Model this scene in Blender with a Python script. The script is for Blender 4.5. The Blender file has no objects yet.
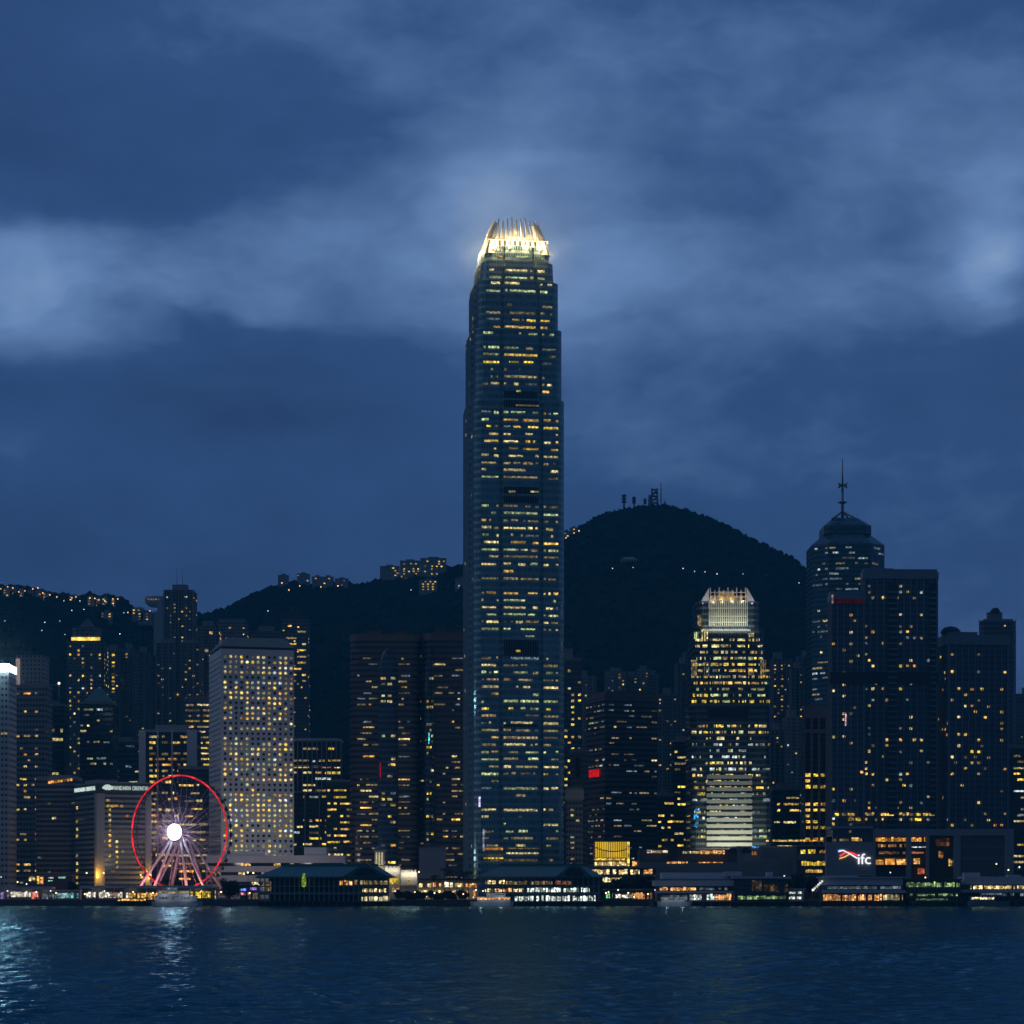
import bpy, math, random
import numpy as np
from mathutils import Vector, Matrix
R = math.radians
rng = random.Random(7)

# ------------------------------------------------------------------ camera, sky, sun, exposure
S = bpy.context.scene
COL = S.collection
LENS = 85.0
F = LENS / 36.0 * 1024.0          # focal length in pixels
CX, HY, CH = 512.0, 888.0, 9.5    # centre column, horizon row, camera height above the water

cd = bpy.data.cameras.new('camera'); cam = bpy.data.objects.new('camera', cd); COL.objects.link(cam)
cd.lens = LENS; cd.sensor_width = 36.0; cd.clip_end = 20000.0; cd.clip_start = 0.5
cam.location = (0, 0, CH); cam.rotation_euler = (R(90), 0, 0)
cd.shift_y = (HY - 512.0) / 1024.0
S.camera = cam

def srgb(r, g, b):
    return tuple(((c / 255.0) / 12.92 if c / 255.0 <= 0.04045 else ((c / 255.0 + 0.055) / 1.055) ** 2.4) for c in (r, g, b))

S.render.engine = 'CYCLES'
S.cycles.use_denoising = True
S.cycles.max_bounces = 6; S.cycles.diffuse_bounces = 2; S.cycles.glossy_bounces = 3; S.cycles.volume_bounces = 0
S.cycles.sample_clamp_indirect = 4.0
S.cycles.caustics_reflective = False; S.cycles.caustics_refractive = False
S.view_settings.view_transform = 'Standard'; S.view_settings.look = 'None'
S.view_settings.exposure = 0.0; S.view_settings.gamma = 1.0

class NT:
    """small helper for node trees"""
    def __init__(s, tree): s.t = tree; s.n = tree.nodes; s.l = tree.links
    def new(s, kind, **kw):
        nd = s.n.new(kind)
        for k, v in kw.items():
            setattr(nd, k, v)
        return nd
    def put(s, sock, v):
        if v is None: return
        if isinstance(v, bpy.types.NodeSocket): s.l.new(v, sock)
        else:
            if isinstance(v, (tuple, list)) and len(v) == 3 and sock.type == 'RGBA': v = (*v, 1)
            sock.default_value = v
    def m(s, op, a, b=None, c=None, clamp=False):
        nd = s.new('ShaderNodeMath', operation=op, use_clamp=clamp)
        s.put(nd.inputs[0], a); s.put(nd.inputs[1], b); s.put(nd.inputs[2], c)
        return nd.outputs[0]
    def vm(s, op, a, b=None, scale=None):
        nd = s.new('ShaderNodeVectorMath', operation=op)
        s.put(nd.inputs[0], a); s.put(nd.inputs[1], b)
        if scale is not None: s.put(nd.inputs['Scale'], scale)
        return nd.outputs[0]
    def mix(s, f, a, b):
        nd = s.new('ShaderNodeMix', data_type='RGBA')
        s.put(nd.inputs[0], f); s.put(nd.inputs[6], a); s.put(nd.inputs[7], b)
        return nd.outputs[2]
    def noise(s, vec, scale, detail=2.0, rough=0.5, dim='3D'):
        nd = s.new('ShaderNodeTexNoise', noise_dimensions=dim)
        s.put(nd.inputs['Vector'], vec); nd.inputs['Scale'].default_value = scale
        nd.inputs['Detail'].default_value = detail; nd.inputs['Roughness'].default_value = rough
        return nd.outputs['Fac']
    def ramp(s, f, stops):
        nd = s.new('ShaderNodeValToRGB'); e = nd.color_ramp.elements
        while len(e) < len(stops): e.new(0.5)
        for el, (p, c) in zip(e, stops): el.position = p; el.color = (*c, 1)
        s.put(nd.inputs[0], f); return nd.outputs[0]

SUN_EL, SUN_ROT = -3.5, 60.0      # the sun is just under the western horizon
W = bpy.data.worlds.new('World'); S.world = W; W.use_nodes = True
def build_world():
    W.node_tree.nodes.clear(); N = NT(W.node_tree)
    out = N.new('ShaderNodeOutputWorld')
    d = N.new('ShaderNodeTexCoord').outputs['Generated']
    warp = N.new('ShaderNodeTexNoise'); N.put(warp.inputs['Vector'], N.vm('MULTIPLY', d, (1.0, 1.0, 2.2)))
    warp.inputs['Scale'].default_value = 8.0; warp.inputs['Detail'].default_value = 5.0; warp.inputs['Roughness'].default_value = .55
    off = N.vm('SCALE', N.vm('SUBTRACT', warp.outputs['Color'], (.5, .5, .5)), scale=0.055)
    dw = N.vm('ADD', d, off)
    sep = N.new('ShaderNodeSeparateXYZ'); N.put(sep.inputs[0], dw)
    x, y, z = sep.outputs
    front = N.m('GREATER_THAN', y, 0.0)
    b = None
    # cloud banks as directions in the sky: (azimuth px, elevation px, widths, brightness)
    for (px, py, sx, sy, a) in [(40, 296, 75, 38, .27), (180, 268, 90, 42, .14), (310, 222, 120, 34, .11), (370, 290, 100, 46, .08), (10, 350, 60, 26, .06), (540, 235, 85, 58, .24), (515, 212, 34, 30, .08),
                                (700, 262, 150, 60, .11), (850, 280, 110, 50, .05), (1005, 235, 34, 50, .26), (930, 205, 80, 50, .08), (950, 120, 140, 40, .06), (440, 30, 220, 50, .06), (640, 95, 140, 50, .04),
                                (185, 322, 60, 14, -.10), (235, 352, 70, 16, -.07), (120, 392, 170, 34, -.08), (280, 400, 90, 30, -.05), (170, 190, 220, 34, -.06), (960, 345, 150, 40, -.07), (655, 170, 60, 26, -.06), (980, 185, 50, 12, -.05),
                                (30, 20, 110, 60, -.08), (60, 560, 160, 60, -.05), (880, 470, 200, 90, .02), (650, 380, 200, 40, .03), (300, 560, 300, 60, -.04)]:
        t, s_ = (px - CX) / F, (HY - py) / F
        n = math.sqrt(1 + t * t + s_ * s_)
        ex = N.m('MULTIPLY', N.m('SUBTRACT', x, t / n), F / sx); ez = N.m('MULTIPLY', N.m('SUBTRACT', z, s_ / n), F / sy)
        r2 = N.m('ADD', N.m('MULTIPLY', ex, ex), N.m('MULTIPLY', ez, ez))
        g = N.m('MULTIPLY', N.m('EXPONENT', N.m('MULTIPLY', r2, -.5)), a)
        b = g if b is None else N.m('ADD', b, g)
    fm = N.noise(N.vm('MULTIPLY', dw, (1, 1, 2.2)), 17.0, 7.0, .6)
    b = N.m('MULTIPLY', N.m('MULTIPLY', b, front), N.m('MULTIPLY_ADD', fm, 1.7, .16))
    f1 = N.noise(N.vm('MULTIPLY', d, (1, 1, 2.6)), 9.0, 7.0, .55)
    f2 = N.noise(N.vm('MULTIPLY', dw, (1, .6, 1.7)), 24.0, 8.0, .62)
    b = N.m('ADD', b, N.m('MULTIPLY', N.m('SUBTRACT', f1, .5), .30))
    b = N.m('ADD', b, N.m('MULTIPLY', N.m('SUBTRACT', f2, .5), .19))
    # the sky overhead and to the north is set darker, so the fronts stay dim
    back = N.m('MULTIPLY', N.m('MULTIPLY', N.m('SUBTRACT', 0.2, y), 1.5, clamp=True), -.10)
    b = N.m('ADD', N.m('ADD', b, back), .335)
    col = N.ramp(b, [(0.0, srgb(26, 49, 89)), (.35, srgb(52, 83, 133)), (.62, srgb(109, 143, 194)), (1.0, srgb(168, 194, 228))])
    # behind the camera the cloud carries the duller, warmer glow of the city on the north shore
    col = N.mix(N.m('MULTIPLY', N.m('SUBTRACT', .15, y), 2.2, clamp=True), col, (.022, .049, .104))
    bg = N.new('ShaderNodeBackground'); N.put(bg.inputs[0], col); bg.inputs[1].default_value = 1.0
    sky = N.new('ShaderNodeTexSky', sky_type='NISHITA'); sky.sun_disc = False
    sky.sun_elevation = R(SUN_EL); sky.sun_rotation = R(SUN_ROT)
    b2 = N.new('ShaderNodeBackground'); N.put(b2.inputs[0], sky.outputs[0]); b2.inputs[1].default_value = 0.05
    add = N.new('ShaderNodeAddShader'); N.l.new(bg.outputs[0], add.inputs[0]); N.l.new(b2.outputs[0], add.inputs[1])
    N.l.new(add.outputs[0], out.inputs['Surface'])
build_world()

sl = bpy.data.lights.new('sun', 'SUN'); sun = bpy.data.objects.new('sun', sl); COL.objects.link(sun)
sl.energy = 0.12; sl.angle = R(40); sl.color = (.86, .95, 1)
sun.rotation_euler = (R(55), 0, R(-76))    # soft fill added from the left behind the camera, for the left faces

# ------------------------------------------------------------------ helpers
def X(px, Y): return (px - CX) * Y / F
def Z(py, Y): return CH + (HY - py) * Y / F

class MB:
    """collects boxes, prisms, tubes ... and links them as ONE mesh object"""
    def __init__(s): s.v = []; s.f = []; s.mi = []; s.sm = []; s.cur = 0; s.smooth = False
    def face(s, idx): s.f.append(tuple(idx)); s.mi.append(s.cur); s.sm.append(s.smooth)
    def add(s, vs):
        b = len(s.v); s.v.extend([tuple(map(float, p)) for p in vs]); return b
    def box(s, x0, x1, y0, y1, z0, z1):
        b = s.add([(x0, y0, z0), (x1, y0, z0), (x1, y1, z0), (x0, y1, z0), (x0, y0, z1), (x1, y0, z1), (x1, y1, z1), (x0, y1, z1)])
        for q in ((0, 3, 2, 1), (4, 5, 6, 7), (0, 1, 5, 4), (1, 2, 6, 5), (2, 3, 7, 6), (3, 0, 4, 7)): s.face([b + i for i in q])
        return s
    def prism(s, poly, z0, z1, top=None, cap=True):
        """poly counter-clockwise seen from above"""
        n = len(poly); top = top or poly
        b = s.add([(p[0], p[1], z0) for p in poly] + [(p[0], p[1], z1) for p in top])
        for i in range(n): j = (i + 1) % n; s.face((b + i, b + j, b + n + j, b + n + i))
        if cap: s.face([b + n + i for i in range(n)]); s.face([b + i for i in reversed(range(n))])
        return s
    def cone(s, poly, z0, apex):
        n = len(poly); b = s.add([(p[0], p[1], z0) for p in poly] + [apex])
        for i in range(n): s.face((b + i, b + (i + 1) % n, b + n))
        s.face([b + i for i in reversed(range(n))]); return s
    def tube(s, p0, p1, r0, r1=None, n=8):
        r1 = r0 if r1 is None else r1
        a, c = Vector(p0), Vector(p1); d = (c - a).normalized()
        u = d.cross(Vector((0, 0, 1)));
        if u.length < 1e-3: u = Vector((1, 0, 0))
        u.normalize(); w = d.cross(u)
        ring = lambda o, r: [o + (u * math.cos(2 * math.pi * i / n) + w * math.sin(2 * math.pi * i / n)) * r for i in range(n)]
        b = s.add(ring(a, r0) + ring(c, r1)); os = s.smooth; s.smooth = True
        for i in range(n): j = (i + 1) % n; s.face((b + j, b + i, b + n + i, b + n + j))
        s.smooth = os
        s.face([b + i for i in range(n)]); s.face([b + n + i for i in reversed(range(n))]); return s
    def path(s, pts, r, n=6):
        for a, b in zip(pts, pts[1:]): s.tube(a, b, r, r, n)
        return s
    def lathe(s, prof, n=16, c=(0, 0)):
        """prof: (radius, z) going up"""
        rows = []
        for r, z in prof: rows.append(s.add([(c[0] + r * math.cos(2 * math.pi * i / n), c[1] + r * math.sin(2 * math.pi * i / n), z) for i in range(n)]))
        for a, b in zip(rows, rows[1:]):
            for i in range(n): j = (i + 1) % n; s.face((a + i, a + j, b + j, b + i))
        s.face([rows[0] + i for i in reversed(range(n))]); s.face([rows[-1] + i for i in range(n)]); return s
    def quad(s, a, b, c, d):
        i = s.add([a, b, c, d]); s.face((i, i + 1, i + 2, i + 3)); return s
    def mesh(s, name, mats):
        me = bpy.data.meshes.new(name); me.from_pydata(s.v, [], s.f)
        if not isinstance(mats, (list, tuple)): mats = [mats]
        for m in mats: me.materials.append(m)
        me.polygons.foreach_set('material_index', s.mi); me.polygons.foreach_set('use_smooth', s.sm)
        uv = me.uv_layers.new(name='UVMap'); me.update()
        co = np.array(s.v)
        nl = len(me.loops); vi = np.empty(nl, int); me.loops.foreach_get('vertex_index', vi)
        nrm = np.empty(len(me.polygons) * 3); me.polygons.foreach_get('normal', nrm); nrm = nrm.reshape(-1, 3)
        tot = np.empty(len(me.polygons), int); me.polygons.foreach_get('loop_total', tot)
        ln = np.repeat(nrm, tot, axis=0); p = co[vi]
        t = np.stack([-ln[:, 1], ln[:, 0]], 1); L = np.linalg.norm(t, axis=1); ok = L > .35
        t[ok] /= L[ok][:, None]; t[~ok] = (1, 0)
        u = (p[:, :2] * t).sum(1); v = np.where(ok, p[:, 2], p[:, 1])
        uv.data.foreach_set('uv', np.stack([u, v], 1).astype('f').ravel())
        return me
    def build(s, name, mats, parent=None, loc=None, rz=0):
        o = bpy.data.objects.new(name, s.mesh(name, mats)); COL.objects.link(o)
        if parent is not None: o.parent = parent
        if loc is not None: o.location = loc
        o.rotation_euler.z = rz
        return o

def tag(o, label=None, cat=None, group=None, kind=None):
    if label: o['label'] = label
    if cat: o['category'] = cat
    if group: o['group'] = group
    if kind: o['kind'] = kind
    return o
def thing(name, label, cat, loc, rz=0, group=None):
    o = bpy.data.objects.new(name, None); COL.objects.link(o); o.empty_display_size = 2
    o.location = loc; o.rotation_euler = (0, 0, rz)
    return tag(o, label, cat, group)
def copy_tree(o, parent=None):
    c = o.copy(); COL.objects.link(c)
    if parent is not None: c.parent = parent
    for ch in o.children: copy_tree(ch, c)
    return c
def lamp(parent, loc, power, color=(1, .8, .5), radius=.6, kind='POINT', **kw):
    l = bpy.data.lights.new('lamp_light', kind); l.energy = power; l.color = color
    if kind == 'AREA':
        l.shape = 'RECTANGLE'; l.size = kw.get('size', 5); l.size_y = kw.get('size_y', 2)
    else: l.shadow_soft_size = radius
    if kind == 'SPOT': l.spot_size = kw.get('spot', 1.5); l.spot_blend = .8
    o = bpy.data.objects.new('lamp_light', l); COL.objects.link(o)
    if parent is not None: o.parent = parent
    o.location = loc; o.rotation_euler = kw.get('rot', (0, 0, 0))
    return o

# ------------------------------------------------------------------ materials
_MC = {}
def principled(name, col, rough=.6, metal=0., spec=.5, noise=.25, nscale=.08, bump=0., emit=None):
    if name in _MC: return _MC[name]
    m = bpy.data.materials.new(name); m.use_nodes = True; N = NT(m.node_tree); p = m.node_tree.nodes['Principled BSDF']
    pos = N.new('ShaderNodeNewGeometry').outputs['Position']
    f = N.noise(pos, nscale, 5, .6); f2 = N.noise(N.vm('MULTIPLY', pos, (1, 1, .12)), nscale * 9, 3, .6)
    k = N.m('MULTIPLY_ADD', N.m('ADD', N.m('MULTIPLY', f, .65), N.m('MULTIPLY', f2, .35)), 2 * noise, 1 - noise)
    N.put(p.inputs['Base Color'], N.vm('SCALE', tuple(col), scale=k))
    p.inputs['Roughness'].default_value = rough; p.inputs['Metallic'].default_value = metal; p.inputs['Specular IOR Level'].default_value = spec
    _MC[name] = m; return m

def facade(name, wall, glass, pu, pv, fu, fv, grough=.12, wrough=.65, gmetal=.0, tone=.5, uoff=0., wspec=.4, mull=0):
    """a wall with a grid of unlit panes; UV in metres"""
    if name in _MC: return _MC[name]
    m = bpy.data.materials.new(name); m.use_nodes = True; N = NT(m.node_tree); p = m.node_tree.nodes['Principled BSDF']
    uv = N.new('ShaderNodeUVMap').outputs[0]; sp = N.new('ShaderNodeSeparateXYZ'); N.put(sp.inputs[0], uv)
    u = N.m('DIVIDE', N.m('ADD', sp.outputs[0], uoff), pu); v = N.m('DIVIDE', sp.outputs[1], pv)
    mu = N.m('LESS_THAN', N.m('ABSOLUTE', N.m('SUBTRACT', N.m('FRACT', u), .5)), fu / 2)
    mv = N.m('LESS_THAN', N.m('ABSOLUTE', N.m('SUBTRACT', N.m('FRACT', v), .5)), fv / 2)
    mask = N.m('MULTIPLY', mu, mv)
    cell = N.new('ShaderNodeCombineXYZ'); N.put(cell.inputs[0], N.m('FLOOR', u)); N.put(cell.inputs[1], N.m('FLOOR', v))
    wn = N.new('ShaderNodeTexWhiteNoise', noise_dimensions='3D'); N.put(wn.inputs['Vector'], cell.outputs[0])
    pos = N.new('ShaderNodeNewGeometry').outputs['Position']
    big = N.noise(pos, .03, 4, .6); streak = N.noise(N.vm('MULTIPLY', pos, (1, 1, .06)), .6, 3, .6)
    gk = N.m('MULTIPLY', N.m('MULTIPLY_ADD', wn.outputs['Value'], 2 * tone, 1 - tone), N.m('MULTIPLY_ADD', big, .8, .6))
    wk = N.m('MULTIPLY', N.m('MULTIPLY_ADD', big, .5, .75), N.m('MULTIPLY_ADD', streak, .4, .8))
    colr = N.mix(mask, N.vm('SCALE', tuple(wall), scale=wk), N.vm('SCALE', tuple(glass), scale=gk))
    N.put(p.inputs['Base Color'], colr)
    rr = N.m('MULTIPLY_ADD', mask, grough - wrough, wrough); N.put(p.inputs['Roughness'], rr)
    N.put(p.inputs['Metallic'], N.m('MULTIPLY', mask, gmetal))
    N.put(p.inputs['Specular IOR Level'], N.m('MULTIPLY_ADD', mask, .9 - wspec, wspec))
    _MC[name] = m; return m

def glow(name, col, s, vary=.8, pane=1.15, sample=False, hue=.3):
    """lit panes: brightness differs from window to window and from pane to pane"""
    if name in _MC: return _MC[name]
    m = bpy.data.materials.new(name); m.use_nodes = True; N = NT(m.node_tree); m.node_tree.nodes.clear()
    out = N.new('ShaderNodeOutputMaterial'); e = N.new('ShaderNodeEmission')
    g = N.new('ShaderNodeNewGeometry'); oi = N.new('ShaderNodeObjectInfo')
    r = N.m('FRACT', N.m('ADD', oi.outputs['Random'], g.outputs['Random Per Island']))
    wn = N.new('ShaderNodeTexWhiteNoise', noise_dimensions='3D')
    N.put(wn.inputs['Vector'], N.vm('FLOOR', N.vm('SCALE', g.outputs['Position'], scale=1 / pane)))
    k = N.m('MULTIPLY', N.m('MULTIPLY_ADD', r, 1.6 * vary, 1 - .8 * vary), N.m('MULTIPLY_ADD', N.m('MULTIPLY', wn.outputs['Value'], wn.outputs['Value']), 2.3 * vary, 1 - .8 * vary))
    r2 = N.m('FRACT', N.m('MULTIPLY', r, 17.3))
    c = N.mix(N.m('MULTIPLY', r2, hue), tuple(col), tuple(min(1, a * .6 + .4 * b) for a, b in zip(col, (1, .9, .7))))
    N.put(e.inputs[0], c); N.put(e.inputs[1], N.m('MULTIPLY', k, s))
    N.l.new(e.outputs[0], out.inputs[0])
    m.cycles.emission_sampling = 'AUTO' if sample else 'NONE'
    _MC[name] = m; return m

WARM = glow('lit_warm', (1, .58, .09), .72); PALE = glow('lit_pale', (1, .80, .32), .62); ORNG = glow('lit_orange', (1, .40, .04), .70)
COOL = glow('lit_cool', (.75, .92, .95), .55); GRNW = glow('lit_green_white', (.80, .95, .42), .42); YELL = glow('lit_yellow', (1, .66, .04), .85)
DIMW = glow('lit_dim', (.9, .66, .28), .2); DIMB = glow('lit_dim_cool', (.45, .6, .7), .2); REDL = glow('lit_red', (1, .012, .012), .6, vary=.4, hue=0)
BLUL = glow('lit_blue', (.05, .45, 1), 1.0)
MIX_RES = [(WARM, 4), (YELL, 1.5), (PALE, 3), (ORNG, 1.4), (COOL, 1), (DIMW, 5), (DIMB, 3)]
MIX_OFF = [(PALE, 4), (GRNW, 3), (WARM, 2), (YELL, 2), (DIMW, 4), (DIMB, 1)]
MIX_YEL = [(YELL, 5), (WARM, 4), (PALE, 2), (DIMW, 2)]
MIX_ORG = [(ORNG, 2.2), (WARM, 4), (YELL, 1), (DIMW, 5), (PALE, 1)]
MIX_COOL = [(COOL, 3), (PALE, 3), (DIMB, 4), (GRNW, 2)]
def pick(mix, r):
    t = r.random() * sum(w for _, w in mix)
    for m, w in mix:
        t -= w
        if t <= 0: return m
    return mix[-1][0]

_UC = {}
def unit_pane(mat, round_=False):
    k = (mat.name, round_)
    if k not in _UC:
        b = MB()
        if round_: b.tube((0, -.5, 0), (0, .5, 0), .5, .5, 12)
        else: b.box(-.5, .5, -.5, .5, -.5, .5)
        _UC[k] = b.mesh('window', mat)
    return _UC[k]

def put_windows(root, quads, round_=False, name='window', limit=100, deep=.24):
    """quads: (origin xy, tangent xy, u, z, w, h, material) in the thing's own frame. Up to 100 panes are parts, the rest one part."""
    quads = sorted(quads, key=lambda q: -q[4] * q[5]); more = MB(); mats = []
    for i, (o, t, u, z, w, h, m) in enumerate(quads):
        c = (o[0] + t[0] * u, o[1] + t[1] * u, z); a = math.atan2(t[1], t[0])
        if i < limit:
            ob = bpy.data.objects.new(name, unit_pane(m, round_)); COL.objects.link(ob); ob.parent = root
            ob.location = c; ob.rotation_euler.z = a; ob.scale = (w, deep, h)
        else:
            if m not in mats: mats.append(m)
            more.cur = mats.index(m); n = (t[1], -t[0]); b = len(more.v)
            if round_: more.tube((c[0] + n[0] * deep / 2, c[1] + n[1] * deep / 2, z), (c[0] - n[0] * deep / 2, c[1] - n[1] * deep / 2, z), w / 2, w / 2, 10)
            else:
                P = [(c[0] + t[0] * w / 2 * sx + n[0] * deep / 2 * sy, c[1] + t[1] * w / 2 * sx + n[1] * deep / 2 * sy, z + h / 2 * sz) for sz in (-1, 1) for sx, sy in ((-1, 1), (1, 1), (1, -1), (-1, -1))]
                b = more.add(P)
                for q in ((0, 3, 2, 1), (4, 5, 6, 7), (0, 1, 5, 4), (1, 2, 6, 5), (2, 3, 7, 6), (3, 0, 4, 7)): more.face([b + k for k in q])
    if more.f:
        ob = more.build('small_windows', mats, root); ob['kind'] = 'stuff'

def glow_volume(loc, rad, dens, col):  # added ball of scattering volume that makes a halo round a light
    mm_ = bpy.data.materials.new('glow_volume'); mm_.use_nodes = True; N = NT(mm_.node_tree); N.n.clear(); o_ = N.new('ShaderNodeOutputMaterial'); v_ = N.new('ShaderNodeVolumePrincipled'); v_.inputs['Color'].default_value = (*col, 1)
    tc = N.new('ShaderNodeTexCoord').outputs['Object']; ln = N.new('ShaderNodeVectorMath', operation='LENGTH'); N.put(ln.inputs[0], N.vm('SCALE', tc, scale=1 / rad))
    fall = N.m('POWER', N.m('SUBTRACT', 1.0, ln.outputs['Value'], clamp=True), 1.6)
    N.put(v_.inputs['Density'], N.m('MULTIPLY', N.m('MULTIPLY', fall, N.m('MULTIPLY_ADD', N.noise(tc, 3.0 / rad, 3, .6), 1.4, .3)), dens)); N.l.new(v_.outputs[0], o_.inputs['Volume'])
    b = MB(); b.lathe([(rad * math.sin(math.pi * (i + .02) / 12.04), -rad * math.cos(math.pi * (i + .02) / 12.04)) for i in range(13)], 24); o = b.build('glow_volume', mm_, None, loc); o['kind'] = 'stuff'

# ------------------------------------------------------------------ the lie of the land
RIDGE = [(-400, 600), (-150, 588), (0, 583), (20, 584), (40, 588), (60, 592), (75, 595), (88, 592), (100, 594), (115, 594), (126, 599), (132, 607), (150, 612), (170, 615), (200, 614), (225, 607),
         (238, 600), (260, 589), (285, 581), (300, 581), (330, 585), (345, 584), (360, 582), (380, 579), (400, 575), (430, 570), (462, 562), (500, 555), (540, 546), (565, 536),
         (576, 530), (590, 521), (610, 512), (630, 508.5), (650, 506), (668, 505.5), (690, 512), (720, 522), (750, 538), (780, 552), (800, 564), (815, 578), (850, 600), (900, 632),
         (940, 668), (1024, 705), (1250, 740), (1600, 760)]
RIDGE = [(x_, y_ + (7 if x_ < 470 else 7 - 5 * min(1, (x_ - 470) / 100) if x_ < 570 else 2)) for x_, y_ in RIDGE]   # room for the tree tops
RX = np.array([r[0] for r in RIDGE], float); RYv = np.array([r[1] for r in RIDGE], float)
YR, Y0 = 3300.0, 1980.0
def hnoise(x, y, sc):
    return (np.sin(x / sc + 1.7) * np.cos(y / sc * 1.13 + .4) + .5 * np.sin(x / sc * 2.3 + y / sc * 1.1 + 2) + .35 * np.cos(x / sc * 3.1 - y / sc * 2.7)) / 1.85
def slope_y(px, py):
    """distance at which the line of sight through a pixel meets the hillside"""
    Y = YR - 4.0
    while Y > Y0 + 50 and Z(py, Y) < float(ground(X(px, Y), Y)): Y -= 12
    return Y
def ground(x, y):
    x = np.asarray(x, float); y = np.asarray(y, float)
    px = CX + x * F / YR; zr = CH + (HY - np.interp(px, RX, RYv)) * YR / F
    s = np.clip((y - Y0) / (YR - Y0), 0, 1)
    front = zr * (s ** 1.15) * (1 + .0 * s)
    w = s * (1 - s) * 4
    front = front + w * (22 * hnoise(x, y, 95.) + 9 * hnoise(x + 40, y - 30, 38.)) * np.clip(s * 4, 0, 1)
    back = zr * (1 - .35 * np.clip((y - YR) / 900, 0, 1) ** 1.5)
    return np.maximum(np.where(y <= YR, front, back), 0) + 3.2

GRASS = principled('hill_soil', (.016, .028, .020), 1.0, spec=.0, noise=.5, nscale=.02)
def build_land():
    xs = np.arange(-2000, 2001, 14.0); ys = np.concatenate([np.arange(Y0 - 20, YR + 60, 14.0), np.arange(YR + 70, 4300, 45.0)])
    gx, gy = np.meshgrid(xs, ys); gz = ground(gx, gy); gz[0, :] = 1.0
    v = np.stack([gx, gy, gz], -1).reshape(-1, 3); nx = len(xs); b = MB(); b.smooth = True
    b.v = [tuple(p) for p in v.tolist()]
    for j in range(len(ys) - 1):
        for i in range(nx - 1):
            a = j * nx + i; b.face((a, a + 1, a + nx + 1, a + nx))
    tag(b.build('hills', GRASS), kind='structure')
    g = MB(); g.box(-2000, 2000, 1300, 4300, -6, 3.0)
    tag(g.build('ground', principled('asphalt', (.05, .05, .052), .9)), kind='structure')
    # woods on the slopes: clumps of crown, far off and read as one mass
    r = np.random.RandomState(3); n = 9000
    pxs = r.uniform(-60, 1090, n); yy = YR - 1150 * r.beta(.8, 2.2, n)
    k = n // 3; yy[:k] = YR + r.uniform(-40, 20, k)
    xx = (pxs - CX) * yy / F; zz = ground(xx, yy)
    base = []
    for lat in (-.5, .35, ): 
        for i in range(6): a = i * math.pi / 3 + (0 if lat < 0 else .5); c = math.sqrt(1 - lat * lat); base.append((c * math.cos(a), c * math.sin(a), lat))
    base = np.array(base + [(0, 0, 1.0)]); faces = []
    for i in range(6):
        j = (i + 1) % 6; faces += [(i, j, 6 + i), (j, 6 + j, 6 + i), (6 + i, 6 + j, 12)]
    faces = np.array(faces)
    rad = r.uniform(2.6, 5.6, n) * (1 + .6 * (r.rand(n) < .04)); hs = rad * r.uniform(.6, 1.2, n)
    # keep the skyline of the bare peak low
    sk = (np.abs(yy - YR) < 60); rad[sk & (pxs > 560)] *= .5; hs[sk & (pxs > 560)] *= .45
    V = base[None] * np.stack([rad, rad, hs], -1)[:, None, :] * r.uniform(.75, 1.25, (n, 13, 1)) + np.stack([xx, yy, zz + hs * .35], -1)[:, None, :]
    Fc = faces[None] + (np.arange(n) * 13)[:, None, None]
    me = bpy.data.meshes.new('forest'); me.from_pydata(V.reshape(-1, 3).tolist(), [], Fc.reshape(-1, 3).tolist())
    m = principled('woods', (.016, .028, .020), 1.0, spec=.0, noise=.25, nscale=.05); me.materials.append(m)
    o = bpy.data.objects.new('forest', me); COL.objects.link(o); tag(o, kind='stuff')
build_land()

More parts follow.
